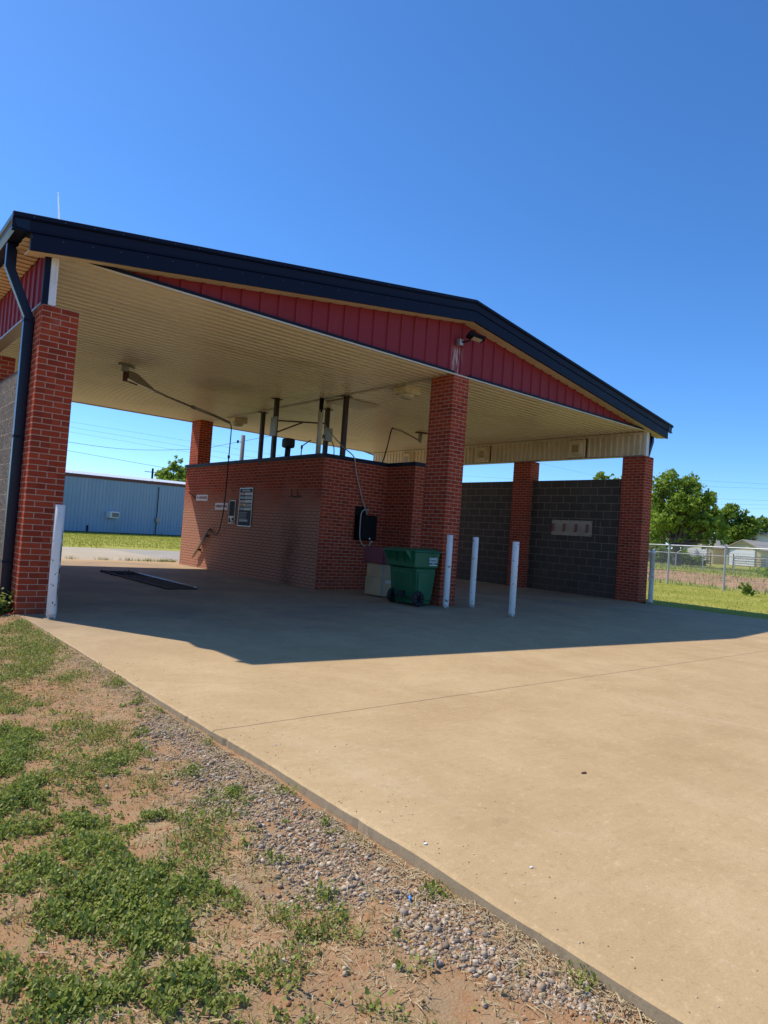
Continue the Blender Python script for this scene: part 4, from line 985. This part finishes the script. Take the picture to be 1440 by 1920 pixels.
n = 14000; x = rs.uniform(-1.6, .012, n); y = -7.5 + 6.5*rs.rand(n)**1.4; k = fbm(x, y, 6, 61) > .40
V, F, A = stones(x[k], y[k], np.clip(rs.lognormal(-5.9, .5, k.sum()), .0012, .009))
o = fast_mesh('dirt_clods', V, F, M['clod'], attr=A); tag(o, 'loose crumbs and clods of red dirt on the verge', 'dirt', kind='stuff')
# weeds in the back slab joint
x = np.concatenate([rs.normal(c, s_, m) for c, s_, m in ((5.3, .25, 160), (5.75, .12, 120), (4.1, .12, 60), (3.3, .08, 40), (4.8, .15, 60), (6.0, .1, 90))]); y = 10.1 + rs.normal(0, .02, len(x)); z0 = np.zeros(len(x))
V, F, A = blades(x, y, rs.uniform(.03, .13, len(x)), rs.uniform(.006, .012, len(x)), .8, tones(len(x)), z0)
o = fast_mesh('weeds', V, F, M['blade'], attr=A); tag(o, 'thin weeds in the joint of the concrete behind the left bay', 'weeds', kind='stuff')
# leafy weed by the left column foot
wp = empty('weed_clump', (-.2, .25, -.05), 'leafy green weed at the foot of the left downspout', 'plant')
n = 420; x = rs.normal(-.16, .07, n); y = rs.normal(.22, .10, n); z = -.03 + np.abs(rs.normal(0, .11, n))
V, F, A = leaves(x, y, z, rs.uniform(.012, .03, n), .6, tones(n)); fast_mesh('leaves', V, F, M['clover'], wp, A)
bk = MB(); bk.obox((-.05, .05, -.02), (1,.3,.2), (-.3,1,0), (0,0,1), .09, .045, .03); o = bk.build('loose_brick', M['brick'], None, uv=True, bev=.005); tag(o, 'loose red brick piece at the foot of the left brick column', 'brick')
# litter
mb = MB()
P = [(-.150,-6.74,-.022),(-.138,-6.715,-.016),(-.118,-6.71,-.018),(-.112,-6.69,-.010),(-.10,-6.675,-.018),(-.12,-6.685,-.021),(-.132,-6.70,-.022)]
zl = float(ground_z(np.array([-.13]), np.array([-6.7]))[0])
mb.prism([(-.13+(a+.13)*.55, -6.7+(b+6.7)*.55, zl+.014+c*.3) for a, b, c in P], (0, 0, .002)); o = mb.build('blue_scrap', M['blue_tag']); tag(o, 'torn scrap of blue plastic lying in the gravel', 'litter')
for (x, y, sx, sy, lab) in ((.115,-6.52,.009,.006,'white pebble on the slab nearest its left edge'), (.32,-6.86,.007,.005,'small white pebble on the open slab nearest the camera'), (1.4,-6.37,.022,.010,'dark flat chip lying on the middle of the open slab'), (.22,-5.24,.006,.004,'tiny white pebble on the slab just before its saw joint')):
    mb = MB(); bmm = [(math.cos(t)*sx*(1+.2*math.sin(3*t)), math.sin(t)*sy) for t in np.linspace(0, 6.283, 9)[:-1]]
    mb.prism([(x+a, y+b, .001) for a, b in bmm], (0, 0, .004)); i = len(mb.v)
    o = mb.build('pebble', M['label_white'] if sx < .02 else M['rust'], None, bev=.002); tag(o, lab, 'pebble', 'pebbles on the slab')

# ------------------------------------------------------------------ lawns
def lawn_points(n, box, keep):
    x = rs.uniform(box[0], box[1], n); y = rs.uniform(box[2], box[3], n); k = keep(x, y); return x[k], y[k]
x, y = lawn_points(90000, (13.25, 33, -9, 12), lambda x, y: (x < 29.2+(y-8.3)*.29 + rs.normal(0, .5, len(x))) & ((y < 0) | (x > 13.8)) & (rs.rand(len(x)) < .3+.9*fbm(x, y, .7, 41)))
V, F, A = blades(x, y, rs.uniform(.02, .05, len(x)), rs.uniform(.008, .018, len(x)), .95, tones(len(x)))
x, y = lawn_points(70000, (-6, 26, 17, 42), lambda x, y: (rs.rand(len(x)) < .35+.8*fbm(x, y, .5, 43)) & ((x < 6.4) | (y > 17.9)) & (y < 37.28+(x-10.08)*.469-.3))
V2, F2, A2 = blades(x, y, rs.uniform(.04, .09, len(x)), rs.uniform(.014, .03, len(x)), .9, tones(len(x)))
o = fast_mesh('lawn_grass', np.concatenate([V, V2]), np.concatenate([F, F2+len(V)]), M['lawn_blade'], attr=np.concatenate([A, A2])); tag(o, 'mown yellow green lawn beside and behind the car wash', 'grass', kind='stuff')
x, y = lawn_points(26000, (27, 75, -8, 40), lambda x, y: ((x-29.7-(y-8.3)*.29 < 3.2 + rs.normal(0,.6,len(x))) | (x-29.7-(y-8.3)*.29 > 23)) & (x-29.7-(y-8.3)*.29 > -.3))
V, F, A = blades(x, y, rs.uniform(.08, .32, len(x)), rs.uniform(.02, .05, len(x)), .8, tones(len(x)))
x, y = lawn_points(5200, (33, 54, -6, 22), lambda x, y: (fbm(x, y, .45, 71) > .55) | (rs.rand(len(x)) < .15))
V2, F2, A2 = blades(x, y, rs.uniform(.06, .22, len(x)), rs.uniform(.02, .06, len(x)), .9, tones(len(x)))
o = fast_mesh('field_grass', np.concatenate([V, V2]), np.concatenate([F, F2+len(V)]), M['blade'], attr=np.concatenate([A, A2])); tag(o, 'rough uncut grass in the field beyond the chain link fence', 'grass', kind='stuff')

# ------------------------------------------------------------------ chain link fences
def chain_fence(P0, P1, posts, hgt, step, wr, label, arm=True, wires=True):
    P0 = Vector(P0); P1 = Vector(P1); d = P1-P0; Ln = d.xy.length; u = Vector((d.x, d.y, 0)).normalized(); nrm = Vector((-u.y, u.x, 0))
    e = empty('chain_link_fence', P0, label, 'fence', 'chain link fences across the field')
    def base(s): return P0 + d*(s/Ln)
    mb = MB(); s = -hgt
    while s < Ln:
        for sg in (1, -1):
            a, b = (s, s+hgt) if sg > 0 else (s+hgt, s); za, zb = 0., hgt
            pa, pb = base(a), base(b)
            # clip to the ends
            def clip(a, b):
                t0, t1 = 0., 1.
                for lim, sgn in ((0, 1), (Ln, -1)):
                    fa, fb = (a-lim)*sgn, (b-lim)*sgn
                    if fa < 0 and fb < 0: return None
                    if fa < 0: t0 = max(t0, fa/(fa-fb))
                    if fb < 0: t1 = min(t1, fa/(fa-fb))
                return t0, t1
            c = clip(a, b)
            if c and c[1] > c[0]+.01:
                qa = pa.lerp(pb, c[0]) + Vector((0,0,hgt*c[0]+.03)); qb = pa.lerp(pb, c[1]) + Vector((0,0,hgt*c[1]+.03)); mb.tube([qa, qb], wr, 3, False)
        s += step
    mb.build('wire_mesh', M['galv'], e, fix=False)
    mb = MB(); mb.tube([P0+Vector((0,0,hgt+.03)), P1+Vector((0,0,hgt+.03))], .03, 8); mb.build('top_rail', M['galv'], e)
    for s in posts:
        b = base(s) - nrm*.04; mb = MB(); mb.tube([b-Vector((0,0,.2)), b+Vector((0,0,hgt+.06))], .042, 10); p = mb.build('post', M['galv'], e)
        if arm: mb = MB(); mb.tube([b+Vector((0,0,hgt+.04)), b+Vector((0,0,hgt+.34))+ARM], .016, 6); mb.build('barb_arm', M['galv'], p)
    if wires:
        mb = MB()
        for f in (.45, .95): mb.tube([P0+ARM*f+Vector((0,0,hgt+.04+.3*f)), P1+ARM*f+Vector((0,0,hgt+.04+.3*f))], .004, 3, False)
        mb.build('barbed_wire', M['wire'], e)
ARM = Vector((-.14, .12, 0)); 
chain_fence((31.5, 14.3, -.24), (26.6, -3.0, -.11), [3.0, 7.09, 10.18, 13.3, 16.4], 1.83, .10, .0034, 'galvanised chain link fence with barb arms along the lawn edge')
ARM = Vector((.25, -.35, 0))
chain_fence((62.0, 30, -.06), (62.0, 8.0, -.06), [1.5, 4.2, 6.8, 9.4, 12.2, 15, 18], 1.5, .22, .007, 'distant chain link fence across the far side of the tilled dirt', wires=False)
# pipe gates before the garages
def gate(y0, y1, label):
    x = 80; zb = .42; e = empty('pipe_gate', (x, (y0+y1)/2, zb), label, 'gate', 'dark pipe gates before the garages')
    for k in range(5):
        mb = MB(); mb.tube([(x, y0, zb+.15+k*.27), (x, y1, zb+.15+k*.27)], .035, 6); mb.build('rail', M['rust'], e)
    for y in (y0, y1): mb = MB(); mb.tube([(x, y, zb-.3), (x, y, zb+1.45)], .06, 8); mb.build('post', M['rust'], e)
gate(25.3, 21.5, 'dark pipe gate before the right white garage door'); gate(31.6, 27.9, 'dark pipe gate between the two garages')

# ------------------------------------------------------------------ garages and house far right
def garage(x0, y_r, w, dpt, eave, pk, door, zb, label):
    """front faces -x, right corner at y_r, extends to y_r+w"""
    e = empty('garage', (x0+dpt/2, y_r+w/2, zb), label, 'garage', 'pale yellow garages')
    y0, y1 = y_r, y_r+w; ym = (y0+y1)/2
    mb = MB(); pr = [(x0, y0, zb-.4), (x0, y1, zb-.4), (x0, y1, eave), (x0, ym, pk), (x0, y0, eave)]; mb.prism(pr, (dpt, 0, 0)); wl_ = mb.build('wall', M['siding'], e)
    mb = MB(); z = zb+.15
    while z < pk: 
        hw = w/2 if z < eave else (w/2)*(pk-z)/(pk-eave)
        mb.box(x0-.02, x0, ym-hw, ym+hw, z, z+.03); z += .22
    mb.build('lap_lines', M['beige'], wl_)
    mb = MB(); o = .35; sl_ = (pk-eave)/(w/2)
    for s in (-1, 1):
        ye = ym + s*(w/2+o); ze = eave - o*sl_
        mb.prism([(x0-.3, ym, pk+.02), (x0-.3, ye, ze+.02), (x0-.3, ye, ze+.14), (x0-.3, ym, pk+.14)], (dpt+.6, 0, 0))
    mb.build('roof', M['roofpatch'], e)
    mb = MB(); mb.box(x0-.05, x0-.02, door[0], door[1], zb, door[2]); d = mb.build('garage_door', M['garage'], e)
    mb = MB()
    for k in range(1, 4): mb.box(x0-.056, x0-.05, door[0], door[1], zb+(door[2]-zb)*k/4-.012, zb+(door[2]-zb)*k/4+.012)
    mb.build('panel_lines', M['galv'], d)
    mb = MB(); mb.box(x0-.055, x0-.02, door[1], door[1]+.16, zb, door[2]+.15); mb.box(x0-.055, x0-.02, door[0]-.16, door[0], zb, door[2]+.15); build_each(mb, 'door_trim', M['grey'], d)
garage(100, 36.45, 4.9, 7, 2.80, 4.1, (37.4, 41.0, 2.65), .50, 'pale yellow garage with white door standing half under the big tree')
garage(100, 29.85, 4.9, 9, 2.82, 4.1, (30.65, 34.1, 2.70), .45, 'pale yellow garage with wide white door farthest right behind the pipe gate')
hs = empty('house', (125, 38, .6), 'white gabled house with grey roof behind the garages', 'house')
mb = MB(); mb.prism([(120, 33, .3), (120, 43, .3), (120, 43, 4.4), (120, 38, 6.0), (120, 33, 4.4)], (12, 0, 0)); mb.build('wall', M['garage'], hs)
mb = MB()
for s in (-1, 1): mb.prism([(119.6, 38, 6.05), (119.6, 38+s*5.5, 4.28), (119.6, 38+s*5.5, 4.48), (119.6, 38, 6.25)], (13, 0, 0))
mb.build('roof', M['roofpatch'], hs)

# ------------------------------------------------------------------ trees
def crown_mesh(blobs, n, size, mname, parent):
    X = []; T = []
    tot = sum(b[3]*b[4]*b[5] for b in blobs)
    for (cx, cy, cz, rx, ry, rz) in [(b[0], b[1], b[2], b[3], b[4], b[5]) for b in blobs]:
        m = max(60, int(n*rx*ry*rz/tot)); ncl = max(12, m//15)
        q = rs.normal(0, 1, (ncl, 3)); q /= np.linalg.norm(q, axis=1)[:,None]; q *= (rs.rand(ncl)[:,None]**.5)*rs.uniform(.8, 1.18, ncl)[:,None]
        cen = q*[rx, ry, rz] + [cx, cy, cz]
        ci = rs.randint(0, ncl, m); p = cen[ci] + rs.normal(0, 1, (m, 3))*np.array([rx, ry, rz])*.10
        tone = rs.rand(ncl)[ci]*.7 + rs.rand(m)*.3
        X.append(p); T.append(tone)
    P = np.concatenate(X); tone = np.concatenate(T); n = len(P)
    a = rs.normal(0, 1, (n, 3)); a /= np.linalg.norm(a, axis=1)[:,None]; b = np.cross(a, rs.normal(0, 1, (n, 3))); b /= np.linalg.norm(b, axis=1)[:,None]
    s = (size*rs.uniform(.6, 1.3, n))[:,None]
    V = np.stack([P-a*s, P+b*s*.6, P+a*s, P-b*s*.6], 1).reshape(-1, 3)
    A = np.stack([tone, rs.rand(n), rs.rand(n), np.ones(n)], -1); A = np.repeat(A[:,None], 4, 1).reshape(-1, 4)
    return fast_mesh('crown', V, np.arange(4*n).reshape(n, 4), M[mname], parent, A)
def tree(name, x, y, label, h, blobs, n, size, mname='tree_leaf', group=None, trunk_r=.28, fork=.3):
    z = float(zg(np.array([x]), np.array([y]))[0]); e = empty(name, (x, y, z), label, 'tree', group)
    mb = MB(); zf = z + h*fork
    mb.tube(smooth_path([(x, y, z-.3), (x+rnd.uniform(-.1,.1), y, z+h*fork*.5), (x+rnd.uniform(-.2,.2), y+.1, zf)], 4), [trunk_r*(1.35 - .5*k/8) for k in range(9)], 10)
    for (bx, by, bz, rx, ry, rz) in blobs:
        t = Vector((x+bx, y+by, z+bz)); m_ = Vector((x, y, zf)).lerp(t, .5) + Vector((rnd.uniform(-.3,.3), rnd.uniform(-.3,.3), -.15*rz))
        pp = smooth_path([(x, y, zf-.2), m_, t + Vector((0,0,rz*.5))], 4); mb.tube(pp, [trunk_r*.55*(1-.85*k/8) for k in range(9)], 6)
        for q in range(3):
            tt = t + Vector((rnd.uniform(-.7,.7)*rx, rnd.uniform(-.7,.7)*ry, rnd.uniform(-.2,.8)*rz)); mb.tube([m_, m_.lerp(tt,.6)+Vector((0,0,.1)), tt], [trunk_r*.25, trunk_r*.15, .02], 5)
    mb.build('trunk', M['bark'], e, smooth=True)
    crown_mesh([(x+b[0], y+b[1], z+b[2], *b[3:]) for b in blobs], n, size, mname, e); return e
# heading of the view at the right: lateral axis lx (screen right), so blobs are given roughly in that frame
lat = Vector((math.cos(R(64)), -math.sin(R(64)), 0))
def LB(l, dpt, z, rl, rz): # lateral, depth offsets -> world blob (roughly round in plan)
    return (lat.x*l + math.sin(R(64))*dpt, lat.y*l + math.cos(R(64))*dpt, z, rl, rl, rz)
tree('broadleaf_tree', 71.8, 28.0, 'big light green tree beside the right brick column, overhanging the garages', 11, [LB(-1.4,0,9.0,1.6,1.6), LB(.9,.3,9.2,1.4,1.3), LB(-2.2,.5,7.2,1.5,1.5), LB(.6,-.4,7.2,2.0,1.6), LB(2.6,.2,7.6,1.3,1.2), LB(-1.6,-.5,5.0,1.8,1.4), LB(1.4,.3,5.2,1.9,1.3), LB(3.4,0,4.6,1.6,1.0), LB(-2.6,.6,3.0,1.3,1.0), LB(0,.8,3.2,1.6,.9), LB(4.6,-.3,3.3,1.1,.6), LB(2.6,.5,3.0,1.4,.7)], 15500, .18, fork=.22, trunk_r=.42)
tree('broadleaf_tree', 93, 41, 'dark green tree rising behind the garages, next right of the big light green one', 9, [LB(0,0,7.2,1.9,1.5), LB(-1.8,.3,6.0,1.6,1.5), LB(1.9,.3,5.8,1.9,1.5), LB(0,0,4.4,2.5,1.4)], 9000, .24, 'tree_dark', 'trees behind the garages')
tree('broadleaf_tree', 95.5, 44.6, 'dark low tree filling the gap under the left side of the big tree', 6.5, [LB(0,0,4.9,2.2,1.5), LB(-2.4,.3,4.2,2.0,1.6), LB(2.4,.3,4.4,2.2,1.6), LB(0,.3,2.2,3.2,1.6), LB(-3,.3,2.0,2.0,1.5)], 6000, .24, 'tree_dark', 'trees behind the garages')
tree('broadleaf_tree', 108, 43, 'tall dark green tree behind the grey house roof', 11, [LB(0,0,9.3,1.8,1.3), LB(-2.0,.3,7.6,1.8,1.6), LB(2.0,.3,7.6,2.0,1.6), LB(0,0,5.5,3.0,2.0)], 9000, .27, 'tree_dark', 'trees behind the garages')
tree('broadleaf_tree', 118, 42, 'rounded dark tree farthest right in the row behind the garages', 11, [LB(0,0,8.6,2.2,1.5), LB(2.8,.3,7.4,2.0,1.6), LB(-1.8,.3,7.0,2.0,1.5), LB(1,0,5.2,3.4,2.0)], 9000, .27, 'tree_dark', 'trees behind the garages')
tree('broadleaf_tree', 124, 38.6, 'low tree at the right border behind the house roof', 9.4, [LB(0,0,6.8,2.4,1.6), LB(3,0,6.2,2.4,1.6), LB(0,0,4.2,3.0,1.8)], 5000, .26, 'tree_dark', 'trees behind the garages')
tree('broadleaf_tree', 51.9, 24.65, 'tree top showing over the dark block wall left of the right brick column', 8.5, [LB(-.5,0,7.7,.9,.75), LB(.9,.2,7.3,.9,.7), LB(-.9,.3,6.2,1.3,1.0), LB(.7,0,5.8,1.3,1.0)], 2600, .15, fork=.35, trunk_r=.16)
tree('broadleaf_tree', 28.2, 64.6, 'light green tree behind the blue metal building', 8.5, [LB(.2,0,7.4,.8,1.1), LB(-1.5,.3,6.3,1.2,1.0), LB(1.5,.3,6.6,1.2,1.0), LB(-.2,0,5.2,1.9,1.2), LB(2.6,.4,5.4,1.4,1.2), LB(-2.0,.2,4.6,1.2,1.0), LB(3.9,.3,6.0,1.1,1.0)], 12000, .16, fork=.3, trunk_r=.2)
def bush(name, x, y, r, hgt, label, n, size, mname, group=None):
    z = float(zg(np.array([x]), np.array([y]))[0]); e = empty(name, (x, y, z), label, 'bush', group)
    mb = MB()
    for k in range(6): mb.tube([(x, y, z-.05), (x+rnd.uniform(-.5,.5)*r, y+rnd.uniform(-.5,.5)*r, z+hgt*.8)], [.03*hgt, .008], 5)
    mb.build('stems', M['bark'], e)
    o = crown_mesh([(x, y, z+hgt*.5, r, r, hgt*.5), (x+r*.5, y-r*.4, z+hgt*.35, r*.6, r*.6, hgt*.35)], n, size, mname, e); o.name = 'foliage'
bush('bush', 25.9, 2.5, .28, .5, 'small dark bush at the foot of the near chain link fence by a post', 350, .06, 'tree_dark')
bush('bush', 60, 13.5, 2.2, .9, 'low spreading green bush at the right beyond the tilled dirt', 1800, .12, 'tree_leaf')
for k, (x, y, r, hh, lab) in enumerate(((76, 33.2, 1.6, 2.6, 'dark shrub in the shade below the big tree, nearest the brick column'), (78, 31.0, 1.5, 2.0, 'dark shrub in the shade behind the big tree trunk'), (80, 29.6, 1.1, 1.2, 'low dark shrub before the left garage'))):
    bush('bush', x, y, r, hh, lab, 1500, .16, 'tree_dark', 'dark shrubs under the big tree')
df = empty('board_fence', (79, 32.5, .3), 'dark weathered board fence behind the chain link under the big tree', 'fence')
mb = MB(); y = 30.6
while y < 37: mb.box(79, 79.06, y, y+.19, .1, 2.0+rnd.uniform(-.08,.08)); y += .205
mb.build('boards', M['dark_wood'], df); mb = MB(); mb.box(79.06, 79.14, 30.6, 37, .6, .7); mb.box(79.06, 79.14, 30.6, 37, 1.5, 1.6); mb.build('rails', M['dark_wood'], df)

# ------------------------------------------------------------------ blue metal building behind
bl = empty('metal_building', (15, 39.6, 0), 'long low blue ribbed metal building with white roof behind the car wash', 'building')
A0 = Vector((10.08, 37.28, 0)); ub = Vector((9.82, 4.61, 0)).normalized(); nb = Vector((-ub.y, ub.x, 0))
s0, s1 = -12., 22.; zt0 = lambda s: 3.60 + .028*s
mb = MB(); s = s0; pr = []
while s < s1:
    for ds, dn in ((0, 0), (.22, 0), (.24, .03), (.28, .03), (.30, 0)): pr.append((s+ds, dn))
    s += .305
for (a, da), (b, db) in zip(pr[:-1], pr[1:]):
    pa, pb = A0+ub*a-nb*da, A0+ub*b-nb*db; mb.quad((pa.x, pa.y, .08), (pb.x, pb.y, .08), (pb.x, pb.y, zt0(b)), (pa.x, pa.y, zt0(a)))
mb.build('wall', M['bluewall'], bl, fix=False)
def at_b(s, n, z): q = A0+ub*s+nb*n; return (q.x, q.y, z)
mb = MB(); mb.prism([at_b(s0,-.02,-.2), at_b(s1,-.02,-.2), at_b(s1,-.02,.09), at_b(s0,-.02,.09)], nb*.5); mb.build('foundation', M['rubber'], bl)
mb = MB(); mb.prism([at_b(s0,-.06,zt0(s0)-.04), at_b(s1,-.06,zt0(s1)-.04), at_b(s1,-.06,zt0(s1)+.17), at_b(s0,-.06,zt0(s0)+.17)], nb*.05); mb.build('eave_trim', M['maroon_trim'], bl)
mb = MB(); mb.quad(at_b(s0,-.12,zt0(s0)+.175), at_b(s1,-.12,zt0(s1)+.175), at_b(s1,9,zt0(s1)+.80), at_b(s0,9,zt0(s0)+.80))
s = s0
while s < s1: mb.prism([at_b(s,-.13,zt0(s)+.176), at_b(s+.06,-.13,zt0(s)+.176), at_b(s+.045,-.13,zt0(s)+.215), at_b(s+.015,-.13,zt0(s)+.215)], nb*9.1+Vector((0,0,.63))); s += .305
mb.build('roof', M['white_roof'], bl)
mb = MB(); mb.prism([at_b(s0,.4,0), at_b(s1,.4,0), at_b(s1,.4,3.5), at_b(s0,.4,3.5)], nb*8); mb.build('rear_wall', M['bluewall'], bl)
mb = MB(); mb.tube([at_b(7.97,-.07,0), at_b(7.97,-.07,3.6)], .03, 6); mb.tube([at_b(1.3+.5,-.06,.1), at_b(1.3+.5,-.06,.5)], .05, 6); build_each(mb, 'conduit', M['navy_worn'], bl)
mb = MB(); mb.obox(at_b(8.05,-.1,1.15), ub, nb, (0,0,1), .2, .09, .17); mb.build('meter_box', M['grey'], bl, bev=.02)
ac = empty('window_unit', at_b(3.7,-.2,1.3), 'white window air conditioner in the blue metal wall', 'air conditioner')
mb = MB(); mb.obox(at_b(3.7,-.18,1.3), ub, nb, (0,0,1), .40, .22, .22); mb.build('case', M['white'], ac, bev=.02)
mb = MB(); mb.obox(at_b(3.74,-.405,1.3), ub, nb, (0,0,1), .30, .01, .15); g_ = mb.build('grille', M['grey'], ac)
mb = MB()
for k in range(7): mb.obox(at_b(3.74,-.42,1.19+k*.036), ub, nb, (0,0,1), .29, .004, .006)
mb.build('louvres', M['rubber'], g_)

# ------------------------------------------------------------------ poles and wires
up1 = empty('utility_pole', (20.48, 34.1, 0), 'stout grey wooden utility pole seen above the equipment room parapet', 'utility pole')
mb = MB(); mb.tube([(20.48,34.1,-.3),(20.48,34.1,7.5)], [.17,.14], 14); mb.build('pole', M['wood_pole'], up1, smooth=True)
mb = MB(); mb.tube([(20.0,34.1,7.0),(20.62,34.1,7.0)], .02, 6); mb.tube([(20.1,34.1,6.9),(20.1,34.1,7.1)], .07, 8); mb.build('bracket', M['black'], up1)
up2 = empty('utility_pole', (24.9, 62.2, 0), 'thin black far utility pole left of the light green tree', 'utility pole')
mb = MB(); mb.tube([(24.9,62.2,-.3),(24.9,62.2,6.6)], .11, 8); mb.build('pole', M['black'], up2)
mb = MB(); mb.tube([(24.2,62.6,6.2),(25.2,62.0,6.2)], .04, 5); mb.build('crossarm', M['wood_pole'], up2)
def wire(a, b, r, label, sag=.0, ext=2.0):
    a, b = Vector(a), Vector(b); d = b-a; a2 = a - d*ext; b2 = b + d*ext
    mb = MB(); pts = []
    for k in range(25):
        t = k/24; p = a2.lerp(b2, t); p.z += -sag*4*t*(1-t); pts.append(p)
    mb.tube(pts, r, 4, False); o = mb.build('power_line', M['wire']); tag(o, label, 'power line', 'overhead power lines')
for k, (a, b) in enumerate((((14.744,55.766,9.378),(22.966,48.926,8.401)), ((14.78,55.757,8.902),(23.006,48.917,7.878)), ((14.813,55.75,8.474),(23.042,48.909,7.401)))):
    wire(a, b, .008, ('topmost of the thin wires seen through the left bay', 'second thin wire from the top seen through the left bay', 'third thin wire from the top seen through the left bay')[k])
o = MB(); o.tube(smooth_path([(6, 62, 8.6), (14.77,55.8,7.56), (19.2,52.1,7.29), (23.5,48.5,7.75), (25.7,46.6,8.41), (30,43,9.9)]), .018, 5, False); o = o.build('power_line', M['wire']); tag(o, 'thick sagging cable seen through the left bay, running up to the right', 'power line', 'overhead power lines')
wire((14.757,55.874,6.791), (20.581,51.035,5.979), .016, 'lowest cable through the left bay, dropping to the tree behind the blue building', 0, 1.0)
WR = [((88.263,33.26,11.521),(95.081,27.547,11.638)), ((88.323,33.246,10.735),(95.124,27.536,11.067)), ((88.443,33.219,9.164),(95.249,27.507,9.424)), ((88.503,33.205,8.379),(95.293,27.497,8.853)), ((92.045,30.25,8.126),(95.331,27.488,8.353))]
for k, (a, b) in enumerate(WR): wire(a, b, .010, ('topmost', 'second from the top', 'middle', 'second from the bottom', 'lowest')[k]+' of the faint wires right of the big tree', 0, 1.2 if k < 4 else .6)
wire((71.354,47.38,12.354), (77.504,42.288,11.116), .009, 'faint wire in the gap above the right dark block wall panel', 0, .5)
wire((63.83,53.791,9.943), (68.784,49.643,9.962), .009, 'faint wire in the gap above the left dark block wall panel', 0, .4)
# contrail
mb = MB(); a, b = Vector((349.6,1622.1,716.3)), Vector((357,1618.8,640)); mb.tube([a, a.lerp(b,.3), b], [.9, 1.6, 1.7], 8)
o = mb.build('contrail', M['vapour']); tag(o, 'short white vapour trail upright in the blue sky above the roof', 'vapour trail')
